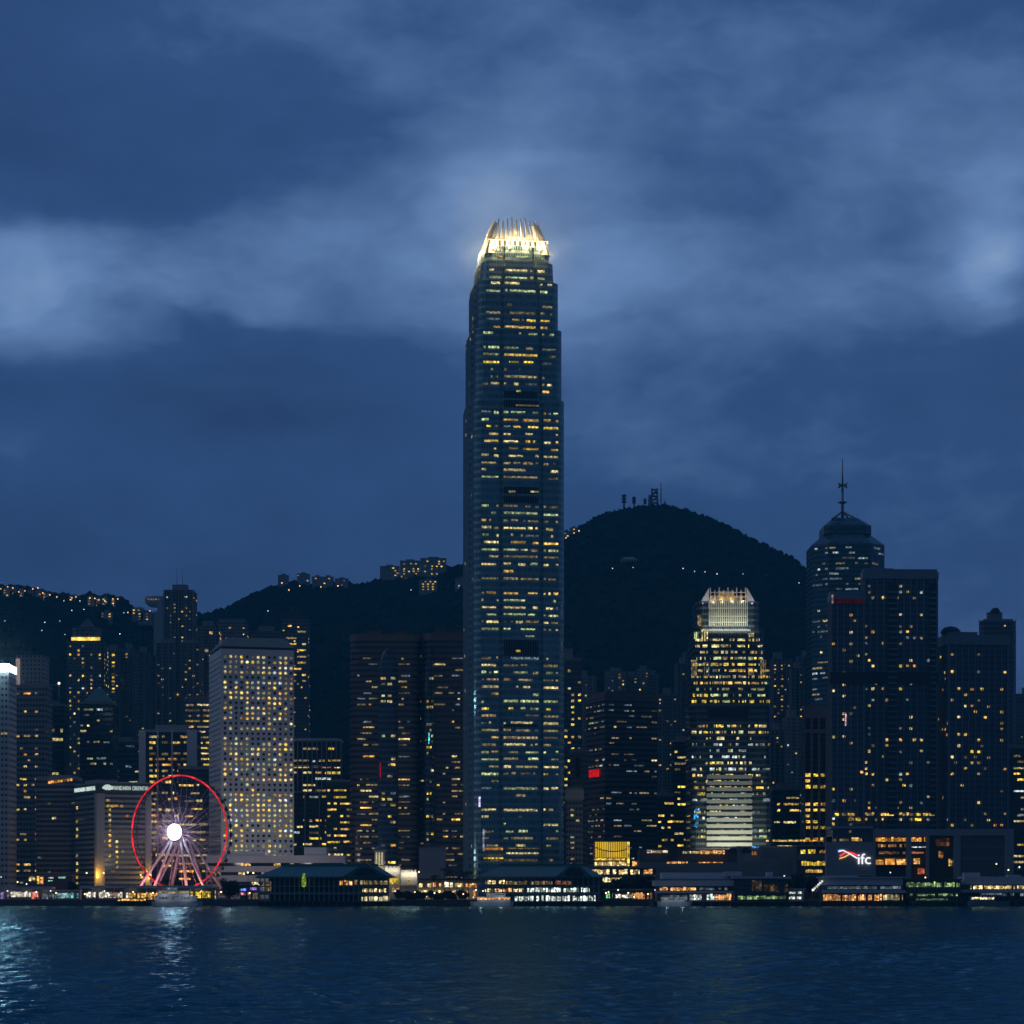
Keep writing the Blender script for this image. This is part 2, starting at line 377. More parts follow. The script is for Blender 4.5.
def build_water():
    m = bpy.data.materials.new('sea_water'); m.use_nodes = True; N = NT(m.node_tree); p = m.node_tree.nodes['Principled BSDF']
    p.inputs['Base Color'].default_value = (.002, .045, .065, 1); p.inputs['Roughness'].default_value = .10; p.inputs['IOR'].default_value = 1.33
    p.inputs['Specular IOR Level'].default_value = .36; p.inputs['Specular Tint'].default_value = (.5, .92, 1, 1)
    pos = N.new('ShaderNodeNewGeometry').outputs['Position']
    h = N.m('ADD', N.m('MULTIPLY', N.noise(N.vm('MULTIPLY', pos, (.8, 1, 1)), 1.1, 3, .6), .16), N.m('MULTIPLY', N.noise(pos, 3.5, 2, .6), .03))
    nt_ = m.node_tree; bp = N.new('ShaderNodeBump'); bp.inputs['Strength'].default_value = 1.0; bp.inputs['Distance'].default_value = 1.0
    N.put(bp.inputs['Height'], h); # murky sea: a teal body under a blue-green tinted surface reflection
    df = N.new('ShaderNodeBsdfDiffuse'); df.inputs[0].default_value = (.004, .075, .112, 1); gl = N.new('ShaderNodeBsdfGlossy'); gl.inputs[0].default_value = (.44, .80, .92, 1); gl.inputs[1].default_value = .12
    fr = N.new('ShaderNodeFresnel'); fr.inputs[0].default_value = 1.33; ms = N.new('ShaderNodeMixShader')
    for nd, k in ((gl, 'Normal'), (fr, 'Normal')): N.l.new(bp.outputs[0], nd.inputs[k])
    N.put(ms.inputs[0], N.m('MULTIPLY', fr.outputs[0], .58)); N.l.new(df.outputs[0], ms.inputs[1]); N.l.new(gl.outputs[0], ms.inputs[2])
    N.l.new(ms.outputs[0], nt_.nodes['Material Output'].inputs[0]); nt_.nodes.remove(p)
    # waves: a sum of short wind waves, meshed finer near the camera
    r = np.random.RandomState(5); ys = [112.0]
    while ys[-1] < 1299: ys.append(min(1299.0, ys[-1] * 1.0042))
    ys = np.array(ys); nx = 560; f = np.linspace(-1, 1, nx)
    gx = f[None] * (60 + ys[:, None] * .30); gy = np.repeat(ys[:, None], nx, 1); gz = np.zeros_like(gx)
    for k in range(70):
        lam = 1.0 * (8 / 1.0) ** r.rand(); th = r.normal(-1.2, .75); amp = .0078 * lam ** .85; kx, ky = math.cos(th) * 6.283 / lam, math.sin(th) * 6.283 / lam
        ph = gx * kx + gy * ky + r.rand() * 6.283; gz += amp * np.sin(ph + .35 * np.sin(ph)) * (.6 + .4 * np.sin(gx * .021 * math.cos(k) + gy * .017 + k))
    V = np.stack([gx, gy, gz], -1).reshape(-1, 3); ny = len(ys); i = np.arange(nx - 1)[None]; j = np.arange(ny - 1)[:, None]; a = j * nx + i
    Fq = np.stack([a, a + 1, a + nx + 1, a + nx], -1).reshape(-1, 4)
    V = np.concatenate([V, [(-2400, -250, -.9), (2400, -250, -.9), (2400, 1301, -.9), (-2400, 1301, -.9)]]); nb = ny * nx
    Fq = np.concatenate([Fq, [(nb, nb + 1, nb + 2, nb + 3)]])
    me = bpy.data.meshes.new('water'); me.vertices.add(len(V)); me.vertices.foreach_set('co', V.astype('f').ravel())
    me.loops.add(Fq.size); me.loops.foreach_set('vertex_index', Fq.ravel().astype('i')); me.polygons.add(len(Fq)); me.polygons.foreach_set('loop_start', np.arange(0, Fq.size, 4, dtype='i'))
    me.polygons.foreach_set('use_smooth', np.ones(len(Fq), bool)); me.update(calc_edges=True); me.validate(); me.materials.append(m)
    o = bpy.data.objects.new('water', me); COL.objects.link(o); tag(o, kind='structure')
    q = MB(); q.box(-2000, 2000, 1297, 1306, -4, 3.3)
    for i in range(-60, 61): q.box(i * 9 - .5, i * 9 + .5, 1296.6, 1297, -2, 2.9)
    tag(q.build('quay', principled('quay_stone', (.16, .15, .14), .8, noise=.4)), kind='structure')
build_water()
# ------------------------------------------------------------------ towers: a box with one corner towards the camera
def place(px0, pxc, px1, Y, th, d_default=26.0):
    a = R(th); c, s = math.cos(a), math.sin(a); s0, s1 = (px0 - CX) / F, (px1 - CX) / F; xc = X(pxc, Y)
    w = (s1 * Y - xc) / (c - s1 * s)
    d = (xc - s0 * Y) / (s + s0 * c) if pxc > px0 + .5 else d_default
    cx = xc + w / 2 * c - d / 2 * s; cy = Y + w / 2 * s + d / 2 * c
    return cx, cy, w, d, a

def footprint(w, d, shape='box', k=3.0):
    w2, d2 = w / 2, d / 2
    if shape == 'cham': return [(-w2 + k, -d2), (w2 - k, -d2), (w2, -d2 + k), (w2, d2 - k), (w2 - k, d2), (-w2 + k, d2), (-w2, d2 - k), (-w2, -d2 + k)]
    if shape == 'round':
        out = []
        for cx, cy, a0 in ((w2 - k, -d2 + k, -90), (w2 - k, d2 - k, 0), (-w2 + k, d2 - k, 90), (-w2 + k, -d2 + k, 180)):
            for i in range(7): a = R(a0 + 15 * i); out.append((cx + k * math.cos(a), cy + k * math.sin(a)))
        return out
    if shape == 'notch':   # each corner and the middle of each face set back: blocks of flats
        g = k; q = w / 6; e = d / 6
        return [(-w2 + g, -d2), (-q / 2, -d2), (-q / 2, -d2 + g), (q / 2, -d2 + g), (q / 2, -d2), (w2 - g, -d2), (w2 - g, -d2 + g), (w2, -d2 + g), (w2, -e / 2), (w2 - g, -e / 2), (w2 - g, e / 2), (w2, e / 2),
                (w2, d2 - g), (w2 - g, d2 - g), (w2 - g, d2), (-w2 + g, d2), (-w2 + g, d2 - g), (-w2, d2 - g), (-w2, e / 2), (-w2 + g, e / 2), (-w2 + g, -e / 2), (-w2, -e / 2), (-w2, -d2 + g), (-w2 + g, -d2 + g)]
    return [(-w2, -d2), (w2, -d2), (w2, d2), (-w2, d2)]

class Tower: pass
def tower(name, label, px, ytop, Y, th=4, mat=None, cat='building', group=None, shape='box', k=3.0, depth=26.0, fins=None, ledges=None, roof=None,
          parapet=1.6, plant=None, trim=None, base=None, wall='wall'):
    """px = (left edge, near corner, right edge) in the picture at distance Y; ytop = height of the roof line there"""
    cx, cy, w, d, a = place(*px, Y, th, depth)
    t = Tower(); t.w, t.d, t.Y = w, d, Y
    zt = Z(ytop, Y); gz = float(ground(cx, cy)) if cy > Y0 else 3.0
    z0 = (gz - 8 if gz > 4 else 3.0) if base is None else base
    t.root = thing(name, label, cat, (cx, cy, z0), a, group); t.H = zt - z0; t.z0 = z0; H = t.H
    fp = footprint(w, d, shape, k); t.fp = fp
    m = MB(); m.prism(fp, 0, H)
    trim = trim or mat
    if fins:
        sp, fw, fd = fins
        n = max(1, round(w / sp)); m.cur = 1
        for i in range(n + 1):
            u = -w / 2 + w * i / n; u = min(max(u, -w / 2 + fw / 2 + (k if shape == 'round' else 0)), w / 2 - fw / 2 - (k if shape == 'round' else 0))
            m.box(u - fw / 2, u + fw / 2, -d / 2 - fd, -d / 2 + .05, 0, H)
        n = max(1, round(d / sp))
        for i in range(n + 1):
            u = -d / 2 + d * i / n; u = min(max(u, -d / 2 + fw / 2 + (k if shape == 'round' else 0)), d / 2 - fw / 2 - (k if shape == 'round' else 0))
            m.box(-w / 2 - fd, -w / 2 + .05, u - fw / 2, u + fw / 2, 0, H); m.box(w / 2 - .05, w / 2 + fd, u - fw / 2, u + fw / 2, 0, H)
    if ledges:
        sp, lh, ld = ledges; m.cur = 1
        f2 = footprint(w + 2 * ld, d + 2 * ld, shape, k)
        for i in range(1, int(H / sp)): m.prism(f2, H - i * sp - lh, H - i * sp)
    m.cur = 0
    m.build(wall, [mat, trim], t.root)
    r = MB()
    if parapet:
        th_ = .5
        f2 = footprint(w + .4, d + .4, shape, k); r.prism(f2, H, H + .25)
        if shape in ('box', 'cham'):
            for x0, x1, y0, y1 in ((-w / 2 + k * (shape == 'cham'), w / 2 - k * (shape == 'cham'), -d / 2 - .2, -d / 2 + .3), (-w / 2 + k * (shape == 'cham'), w / 2 - k * (shape == 'cham'), d / 2 - .3, d / 2 + .2)):
                r.box(x0, x1, y0, y1, H + .25, H + parapet)
            for x0, x1 in ((-w / 2 - .2, -w / 2 + .3), (w / 2 - .3, w / 2 + .2)): r.box(x0, x1, -d / 2 + .3 + k * (shape == 'cham'), d / 2 - .3 - k * (shape == 'cham'), H + .25, H + parapet)
        r.build('roof', roof or trim, t.root)
    if plant is None: plant = [(.2, .6, 4.0, .3)]
    for (u0, u1, h, dd) in plant:   # lift and water-tank rooms on the roof: from u0 to u1 of the width
        p = MB(); p.box(-w / 2 + w * u0, -w / 2 + w * u1, -d / 2 + d * dd, d / 2 - d * .2, H + .25, H + .25 + h)
        p.box(-w / 2 + w * u0 - .2, -w / 2 + w * u1 + .2, -d / 2 + d * dd - .2, d / 2 - d * .2 + .2, H + .25 + h, H + .6 + h)
        p.build('roof_plant', roof or trim, t.root)
    t.front = ((-w / 2, -d / 2), (1, 0), w); t.left = ((-w / 2, d / 2), (0, -1), d); t.right = ((w / 2, -d / 2), (0, 1), d)
    return t

def grid_windows(t, seed, face='front', pu=3.0, pv=3.2, ww=1.5, wh=1.5, prob=.3, mix=MIX_RES, z0=6.0, z1=None, u0=0.0, u1=1.0, run=0, rowvar=.6, colvar=.5, out=.08, skip=None):
    """a list of lit panes on the grid of a face; run > 0 makes strips several panes long"""
    r = random.Random(seed); (o, td, L) = getattr(t, face); z1 = t.H - 3 if z1 is None else z1
    nrm = (td[1], -td[0]); o = (o[0] + nrm[0] * out, o[1] + nrm[1] * out)
    nu = int(L / pu); off = (L - nu * pu) / 2; q = []
    cols = [max(0.05, 1 + colvar * r.uniform(-1.6, 1.6)) for _ in range(nu + 1)]
    j = 0
    z = z0 + pv / 2
    while z < z1:
        rv = max(0.0, 1 + rowvar * r.uniform(-1.6, 1.6)); i = int(nu * u0)
        while i < int(nu * u1 + .001):
            if (skip is None or not skip(i, j)) and r.random() < prob * rv * cols[i]:
                n = 1 if run <= 0 else min(r.randint(1, run), int(nu * u1 + .001) - i)
                m = pick(mix, r)
                hh = wh * r.uniform(.72, 1.0)
                q.append((o, td, off + (i + n / 2) * pu, z + (wh - hh) / 2 * r.choice((1, 1, -1)), n * pu - (pu - ww) * r.uniform(.8, 1.3), hh, m)); i += n
            i += 1
        z += pv; j += 1
    return q

C_ = dict(
 glassblue=facade('facade_blue_glass', (.10, .13, .16), (.025, .06, .10), 1.5, 4.0, .88, .62, .1, .4, .25),
 glassdark=facade('facade_dark_glass', (.05, .06, .07), (.02, .03, .045), 1.6, 3.9, .85, .6, .12, .5, .2),
 panelpale=facade('facade_pale_panel', (.50, .52, .55), (.05, .07, .09), 2.4, 3.8, .6, .45, .15, .6),
 officegrey=facade('facade_grey_office', (.26, .26, .27), (.03, .04, .05), 2.2, 3.8, .7, .5, .15, .7),
 brown=facade('facade_brown_granite', (.20, .145, .125), (.03, .03, .035), 1.8, 3.9, .9, .48, .12, .45),
 brownb=facade('facade_brown_bands', (.17, .125, .115), (.025, .03, .04), 30, 3.9, .999, .50, .12, .45),
 flats=facade('facade_flats', (.24, .25, .26), (.02, .025, .03), 2.6, 3.0, .5, .5, .2, .8),
 flatsb=facade('facade_flats_blue', (.16, .19, .22), (.02, .03, .04), 2.4, 3.0, .55, .5, .2, .8),
 flatsw=facade('facade_flats_pale', (.36, .35, .36), (.03, .035, .04), 2.8, 3.0, .45, .45, .2, .8),
 pink=facade('facade_pink_stone', (.36, .28, .27), (.025, .025, .03), 3.6, 3.9, .6, .6, .15, .7),
 hotel=facade('facade_hotel_bands', (.40, .37, .36), (.03, .035, .045), 1.6, 3.3, .92, .60, .15, .7),
 glassteal=facade('facade_teal_glass', (.09, .14, .16), (.02, .075, .10), 1.4, 4.0, .9, .68, .08, .3, .3),
 fourst=facade('facade_blue_flats', (.12, .15, .19), (.025, .045, .075), 2.2, 3.6, .72, .55, .1, .5, .2),
)
WHITE = principled('white_cladding', (.72, .71, .72), .6, noise=.14)
PALE_STONE = principled('pale_stone', (.45, .43, .43), .75, noise=.2)
GREY = principled('grey_concrete', (.28, .28, .29), .8, noise=.25)
DGREY = principled('dark_concrete', (.10, .10, .11), .8, noise=.3)
STEEL = principled('painted_steel', (.30, .31, .33), .45, metal=.6)
DARKST = principled('dark_steel', (.05, .055, .06), .5, metal=.4)
BROWN = principled('brown_granite', (.17, .12, .105), .5, noise=.2)
TEALR = principled('green_roof_tiles', (.06, .20, .20), .5, noise=.3, nscale=.3)
GREENCU = principled('green_copper', (.10, .24, .22), .6, noise=.3)
BLUESTEEL = principled('blue_grey_panel', (.24, .27, .32), .5, noise=.15)

def text(body, size, mat, parent, loc, rot=(R(90), 0, 0), name='lettering', depth=.15, sx=1.0, align='LEFT'):
    c = bpy.data.curves.new(name, 'FONT'); c.body = body; c.size = size; c.extrude = depth; c.align_x = align; c.space_character = 1.14 if len(body) > 5 else 1.0; c.offset = -.012 * size if len(body) > 5 else 0
    c.materials.append(mat); o = bpy.data.objects.new(name, c); COL.objects.link(o)
    bpy.context.view_layer.update()
    me = bpy.data.meshes.new_from_object(o.evaluated_get(bpy.context.evaluated_depsgraph_get())); bpy.data.objects.remove(o); bpy.data.curves.remove(c)
    me.materials.clear(); me.materials.append(mat); o = bpy.data.objects.new(name, me); COL.objects.link(o)
    o.parent = parent; o.location = loc; o.rotation_euler = rot; o.scale.x = sx; return o

# ================================================================== the tall tower in the middle
GLOW_DENS = .0028  # density of the halo volume added at the crown
def tall_tower():
    Y = 1520.0; pv = 4.55
    cx, cy, w, d, a = place(459, 474.5, 565, Y, 8.5)
    d = w
    cx = X(474.5, Y) + w / 2 * math.cos(a) - d / 2 * math.sin(a); cy = Y + w / 2 * math.sin(a) + d / 2 * math.cos(a)
    root = thing('glass_skyscraper', 'tallest tower, slender blue glass skyscraper with glowing golden claw crown', 'skyscraper', (cx, cy, 3), a)
    wallm = facade('facade_tall_glass', (.42, .54, .55), (.12, .28, .31), 1.55, pv, .86, .60, .12, .3, .6, tone=.3)
    trim = principled('tower_metal', (.36, .46, .52), .4, metal=.3)
    zz = lambda py: Z(py, cy - d / 2) - 3
    secs = [(0, zz(399), 1.0), (zz(399), zz(328), .952), (zz(328), zz(280), .885), (zz(280), zz(259), .80), (zz(259), zz(242.5), .72)]
    m = MB(); t = Tower(); quads = []; r = random.Random(11); bays = []
    for (z0, z1, k) in secs:
        h = w * k / 2; g = w * .07; e = w * .055 * k
        # plan: square with stepped corners, the middle bay of each side set forward
        side = [(-h + g, -h), (-h * .46, -h), (-h * .44, -h + .9), (-h * .40, -h + .9), (-h * .38, -h - 1.1), (h * .42, -h - 1.1), (h * .44, -h + .9), (h * .49, -h + .9), (h * .51, -h), (h - g, -h), (h - g * .55, -h + g * .3), (h - g * .3, -h + g * .55)]
        poly = []
        for i in range(4):
            ca, sa = math.cos(i * math.pi / 2), math.sin(i * math.pi / 2)
            poly += [(p[0] * ca - p[1] * sa, p[0] * sa + p[1] * ca) for p in side]
        top = None
        if k < .85: top = [(p[0] * .975, p[1] * .975) for p in poly]
        m.cur = 0; m.prism(poly, z0, z1, top)
        m.cur = 1
        for (ua, ub, yo) in ((-h + g, -h * .46, -h), (-h * .38, h * .42, -h - 1.1), (h * .51, h - g, -h)):
            n = max(2, round((ub - ua) / 1.55))
            bays.append((ua, ub, yo, z0, z1))
            for s_ in range(4):
                ca, sa = math.cos(s_ * math.pi / 2), math.sin(s_ * math.pi / 2)
                if s_ not in (0, 3): continue
                for i in range(n + 1):
                    u = ua + (ub - ua) * i / n
                    kk = .975 if k < .85 else 1
                    P = []
                    for zc, q in ((z0, 1), (z1, kk)):
                        for ux, vy in ((u - .09, yo + .02), (u - .09, yo - .30), (u + .09, yo - .30), (u + .09, yo + .02)):
                            P.append(((ux * ca - vy * sa) * q, (ux * sa + vy * ca) * q, zc))
                    b = m.add(P)
                    for q in ((1, 2, 6, 5), (0, 1, 5, 4), (2, 3, 7, 6)): m.face([b + x for x in q])
    m.build('curtain_wall', [wallm, trim], root)
    # plant-room louvres
    lo = principled('louvre', (.012, .014, .018), .6)
    for (p0, p1) in ((391, 398), (400.5, 408), (487, 494), (496.5, 503), (640, 656), (724, 727)):
        z0, z1 = zz(p1), zz(p0); k = 1.0 if p0 > 398 else .952
        b = MB(); h = w * k / 2; b.box(-h * .36, h * .40, -h - 1.28, -h - 1.05, z0, z1)
        b.build('louvre_band', lo, root)
    zs = 24.0
    row = 0
    dark = [(388, 409), (484, 504), (636, 658)]
    while zs < zz(246):
        py = HY - (zs + 3 - CH) * F / (cy - d / 2)
        rowp = r.choice((.1, .45, .75, 1.0, 1.0, 1.1, .9))
        if any(p0 < py < p1 for p0, p1 in dark): rowp *= .06
        if 300 < py < 390: rowp *= .9
        if py > 815: rowp *= .25
        rowm = pick([(PALE, 4), (GRNW, 3), (DIMW, 3), (WARM, .8), (YELL, .6), (ORNG, .06)], r)
        for (ua, ub, yo, z0, z1) in bays:
            if not (z0 + 1 < zs < z1 - 1.2): continue
            u = ua + .4
            while u < ub - 1.6:
                if r.random() < rowp * .86:
                    L = min(r.choice((1, 2, 3, 4, 6, 9, 14)) * 1.55, ub - .3 - u)
                    kk = 1
                    h_ = r.uniform(.85, 1.45)
                    mm = rowm if r.random() < .75 else pick([(PALE, 4), (WARM, 2), (GRNW, 2), (DIMW, 4), (DIMB, 3), (ORNG, .08)], r)
                    if L > .8: quads.append(((0, yo - .14), (1, 0), u + L / 2, zs + r.uniform(-.3, .3), L - .3, h_, mm))
                    u += L
                u += 1.55 * r.choice((1, 1, 2, 3))
            # the side that faces east shows a few lit rooms too
            if r.random() < .10: quads.append(((yo - .14, 0), (0, -1), r.uniform(ua, ub - 3) + 2, zs, 3.5, 1.8, DIMW))
        zs += pv; row += 1
    put_windows(root, quads, deep=.42)
    # crown: floodlit fins curving inwards
    fin = principled('crown_fin_metal', (.85, .82, .74), .5, noise=.05)
    k = .70; h = w * k / 2 * .975; zb = zz(242.5); zt = Z(224.5, cy) - 3
    b = MB(); b.prism([(-h * .80, -h * .80), (h * .80, -h * .80), (h * .80, h * .80), (-h * .80, h * .80)], zb, zb + 5)
    b.build('crown_deck', principled('crown_roof', (.6, .58, .52), .6), root)
    b = MB(); c8 = lambda q: [(-q + 3, -q), (q - 3, -q), (q, -q + 3), (q, q - 3), (q - 3, q), (-q + 3, q), (-q, q - 3), (-q, -q + 3)]
    b.prism(c8(h * .5), zb + 5, zb + 8.5); b.build('crown_drum', fin, root)
    for s_ in range(4):
        ca, sa = math.cos(s_ * math.pi / 2), math.sin(s_ * math.pi / 2)
        for i in range(13):
            f = (i - 6) / 6.0
            corner = abs(f) > .8
            f2 = f if not corner else math.copysign(1.0 - (1 - abs(f)) * .4, f)
            hgt = (zt - zb) * ((.93 + .09 * math.cos(f * 2.2) + .05 * ((i * 7) % 3 - 1)) if not corner else .86)
            b = MB(); seg = 5; P = []
            for j in range(seg + 1):
                t_ = j / seg; zc = zb - (5.0 if corner else 0) + (hgt + (5.0 if corner else 0)) * t_
                inw = 1.0 - .34 * t_ ** 1.7 if not corner else 1.0 - .36 * t_ ** 1.35
                x_ = h * f2 * (inw if corner else 1 - .16 * t_ ** 1.7); y_ = -h * (1.0 if not corner else .97) * inw
                dep = 3.4 * (1 - t_) + .5; wd = (.72 if not corner else 1.25) * (1 - .75 * t_) + .12
                P.append([(x_ - wd, y_), (x_ + wd, y_), (x_ + wd, y_ + dep), (x_ - wd, y_ + dep)])
            vs = [((p[0] * ca - p[1] * sa), (p[0] * sa + p[1] * ca), zb - (5.0 if corner else 0) + (hgt + (5.0 if corner else 0)) * (j / seg)) for j, q in enumerate(P) for p in q]
            bb = b.add(vs)
            for j in range(seg):
                for q in range(4): n_ = (q + 1) % 4; b.face((bb + j * 4 + q, bb + j * 4 + n_, bb + j * 4 + 4 + n_, bb + j * 4 + 4 + q))
            b.face([bb + seg * 4 + q for q in range(4)])
            b.build('crown_fin', fin, root)
    for zr, kk in ((zb + 3.6, .99),):
        b = MB(); q = h * kk
        for x0, x1, y0, y1 in ((-q, q, -q - .2, -q + .2), (-q, q, q - .2, q + .2), (-q - .2, -q + .2, -q + .2, q - .2), (q - .2, q + .2, -q + .2, q - .2)): b.box(x0, x1, y0, y1, zr, zr + .5)
        b.build('crown_ring', fin, root)
    # floodlights: a row outside at the foot of the fins, and some inside
    for s_ in range(4):
        ca, sa = math.cos(s_ * math.pi / 2), math.sin(s_ * math.pi / 2)
        for f in (-.75, -.25, .25, .75):
            p = (h * f, -h - 4.2); lamp(root, (p[0] * ca - p[1] * sa, p[0] * sa + p[1] * ca, zb + .5), 6500, (1, .74, .36), 1.2)
        p = (0, -h * .74); lamp(root, (p[0] * ca - p[1] * sa, p[0] * sa + p[1] * ca, zb + 10), 7000, (1, .76, .4), 1.5)
    glow_volume((cx, cy - 4, zb + 14), 95.0, GLOW_DENS, (.75, .88, 1))  # thin cloud puff added for the halo round the lit crown
    # podium lobby strips and the lit column of signs at the foot
    for (p0, p1, q0, q1, mm) in ((848, 850, 484, 503, ORNG), (857.5, 859, 484, 504, YELL), (848, 849, 508, 540, DIMW)):
        b = MB(); ys = cy - d / 2
        b.box((q0 - 520.5) * ys / F, (q1 - 520.5) * ys / F, -d / 2 - 1.7, -d / 2 - 1.4, zz(p1), zz(p0)); b.build('lobby_strip', mm, root)
    for (p0, p1, px, mm) in ((797, 807, 480.5, glow('lit_violet', (.75, .6, 1), .8)), (829, 851, 484.5, glow('lit_blue_white', (.6, .7, 1), 1.0))):
        b = MB(); b.box((px - 520.5) * cy / F - .5, (px - 520.5) * cy / F + .5, -d / 2 - .5, -d / 2 - .2, zz(p1), zz(p0)); b.build('light_strip', mm, root)
tall_tower()

# ================================================================== the shorter claw-topped tower
def small_tower():
    Y = 1560.0; zz = lambda py: Z(py, Y) - 3; pxm = lambda px: (px - 731) * Y / F
    root = thing('glass_skyscraper', 'shorter claw topped glass tower with white floodlit top and base, right of the tallest', 'skyscraper', (X(731, Y), Y + 24, 3), R(0))
    wallm = facade('facade_small_glass', (.11, .14, .15), (.02, .04, .06), 1.5, 3.9, .86, .6, .1, .35, .3)
    m = MB(); D = 24.0
    for (p0, p1, l, rr) in ((872, 660, 690.5, 771.5), (660, 628, 693.5, 764.5), (628, 601, 697, 759.5)):
        x0, x1 = pxm(l), pxm(rr); g = 3.5
        m.prism([(x0 + g, -D), (pxm(709) , -D), (pxm(709), -D - 1.2), (pxm(747), -D - 1.2), (pxm(747), -D), (x1 - g, -D), (x1 - g * .4, -D + g * .5), (x1, -D + g), (x1, D - g), (x1 - g, D), (x0 + g, D), (x0, D - g), (x0, -D + g), (x0 + g * .4, -D + g * .5)], zz(p0), zz(p1))
    m.build('curtain_wall', wallm, root)
    wp = principled('white_spandrel', (.62, .66, .58), .5, noise=.18, nscale=.2)
    # white floors at the foot, lit from the podium roof
    ys = [775 + 6.15 * i for i in range(12)]
    for i, py in enumerate(ys):
        b = MB(); b.box(pxm(706.5), pxm(752), -D - 1.75, -D - 1.25, zz(py + 3.7), zz(py)); b.build('spandrel', wp, root)
    al = lamp(root, (pxm(729), -D - 30, zz(858)), 13000, (1, .95, .72), kind='AREA', size=34, size_y=6, rot=(R(112), 0, 0))
    # white stripes behind the top floors
    b = MB()
    n = 20
    for i in range(n + 1):
        x = pxm(709) + (pxm(747) - pxm(709)) * i / n; b.box(x - .22, x + .22, -D - 2.1, -D - 1.25, zz(626), zz(601))
    for py in (608, 616, 622): b.box(pxm(709), pxm(747), -D - 1.7, -D - 1.3, zz(py + .9), zz(py))
    b.build('stripe_screen', wp, root)
    lamp(root, (pxm(718), -D - 9, zz(629)), 1900, (1, .96, .74), kind='AREA', size=18, size_y=3, rot=(R(145), 0, 0))
    lamp(root, (pxm(738), -D - 9, zz(629)), 1900, (1, .96, .74), kind='AREA', size=18, size_y=3, rot=(R(145), 0, 0))
    # crown
    cl = principled('crown_white', (.82, .80, .78), .5, noise=.06)
    for s_, (a_, b_) in ((1, (697, 709)), (-1, (759, 747))):
        for yy in (-D, D - 3):
            q = MB(); x0, x1 = pxm(a_ + s_ * 4.5), pxm(b_)
            lo, hi = min(x0, x1), max(x0, x1)
            P = [(x0, yy, zz(601)), (x1, yy, zz(601)), (x1, yy, zz(588)), ((x0 + x1) / 2 + (x1 - x0) * .12, yy, zz(592.5))]
            Q = [(p[0], p[1] + 3, p[2]) for p in P]; bb = q.add(P + Q)
            for f in ((0, 1, 2, 3), (7, 6, 5, 4), (0, 4, 5, 1), (1, 5, 6, 2), (2, 6, 7, 3), (3, 7, 4, 0)): q.face([bb + i for i in (f if s_ > 0 else f[::-1])])
            q.build('crown_claw', cl, root)
    for yy in (-D, D - 1):
        q = MB()
        for i in range(9): x = pxm(710.5) + (pxm(745.5) - pxm(710.5)) * i / 8; q.box(x - .25, x + .25, yy, yy + .9, zz(601), zz(587.5 if i % 2 == 0 else 590))
        for py in (592, 596.5, 600): q.box(pxm(710), pxm(746), yy + .2, yy + .7, zz(py + .6), zz(py))
        q.build('crown_lattice', cl, root)
    q = MB(); q.box(pxm(712), pxm(744), -D + 8, D - 8, zz(601), zz(594)); q.box(pxm(719), pxm(735), -D + 5, D - 8, zz(601), zz(590)); q.build('roof_plant', principled('plant_yellow', (.55, .45, .2), .6), root)
    for px in (713, 722, 732, 742): lamp(root, (pxm(px), -D - 3, zz(601.5)), 260, (1, .84, .56), .4); lamp(root, (pxm(px), -D + 3.5, zz(600)), 380, (1, .68, .28), .4)
    lamp(root, (pxm(703), -D - 6, zz(602)), 380, (.9, .88, 1), .5); lamp(root, (pxm(753), -D - 6, zz(602)), 380, (.9, .88, 1), .5)
    lo = principled('louvre', (.012, .014, .018), .6)
    q = MB(); q.box(pxm(708), pxm(748), -D - 1.4, -D - 1.1, zz(718), zz(708)); q.build('louvre_band', lo, root)
    # lit corner lanterns
    for (px0, px1, p0, p1, mm) in ((694, 699, 632, 639, GRNW), (701, 708.5, 629, 639, PALE), (748.5, 754, 633, 637, PALE), (691, 697, 660, 676, DIMW), (703.5, 709.5, 662, 676, DIMB), (748, 754, 668, 675, DIMW), (760, 766.5, 660, 676, DIMW), (697.5, 702.5, 615, 626, DIMW)):
        q = MB(); n = 3
        for i in range(n): x = px0 + (px1 - px0) * (i + .5) / n; q.box(pxm(x - .55), pxm(x + .55), -D - .3, -D + .4, zz(p1), zz(p0))
        q.box(pxm(px0), pxm(px1), -D - .2, -D + .4, zz(p0 + 1), zz(p0))
        q.build('corner_lantern', mm, root)
    t = Tower(); t.H = zz(626); r = random.Random(5); quads = []; py = 640.0
    while py < 842:
        L_ = [(691.5, 708, -D), (709.5, 746, -D - 1.2), (748, 770, -D)]
        if py < 660: L_ = [(695, 708, -D), (709.5, 746, -D - 1.2), (748, 763, -D)]
        rowp = r.choice((.2, .5, .7, .9, 1.0)) * (0 if 705 < py < 720 else 1)
        rowm = pick([(PALE, 6), (YELL, .7), (WARM, .8), (GRNW, 5), (COOL, 2.5), (ORNG, .3)], r)
        for a_, b_, yo in L_:
            if py > 775 and a_ == 709.5: rp = .45
            else: rp = rowp
            if py > 745 and a_ != 709.5: rp *= .4
            u = a_
            while u < b_ - 1:
                if r.random() < rp * .85:
                    n = min(r.choice((1.2, 2, 3, 5, 8)), b_ - u)
                    mm = rowm if r.random() < .7 else pick(MIX_OFF, r)
                    quads.append(((0, yo - .12), (1, 0), pxm(u + n / 2), zz(py), n * Y / F - .3, r.uniform(1.2, 1.9), mm)); u += n
                u += r.choice((.8, 1.2, 2.5))
        py += 6.15
    put_windows(root, quads, deep=.4)
    q = MB()
    r = random.Random(9)
    for i in range(16): x = pxm(697 + r.uniform(-2.5, 2)); z = zz(r.uniform(808, 828)); q.box(x - .5, x + .5, -D - .4, -D - .1, z - .7, z + .7)
    q.build('blue_display', glow('lit_cyan', (.02, .42, .9), .9), root)
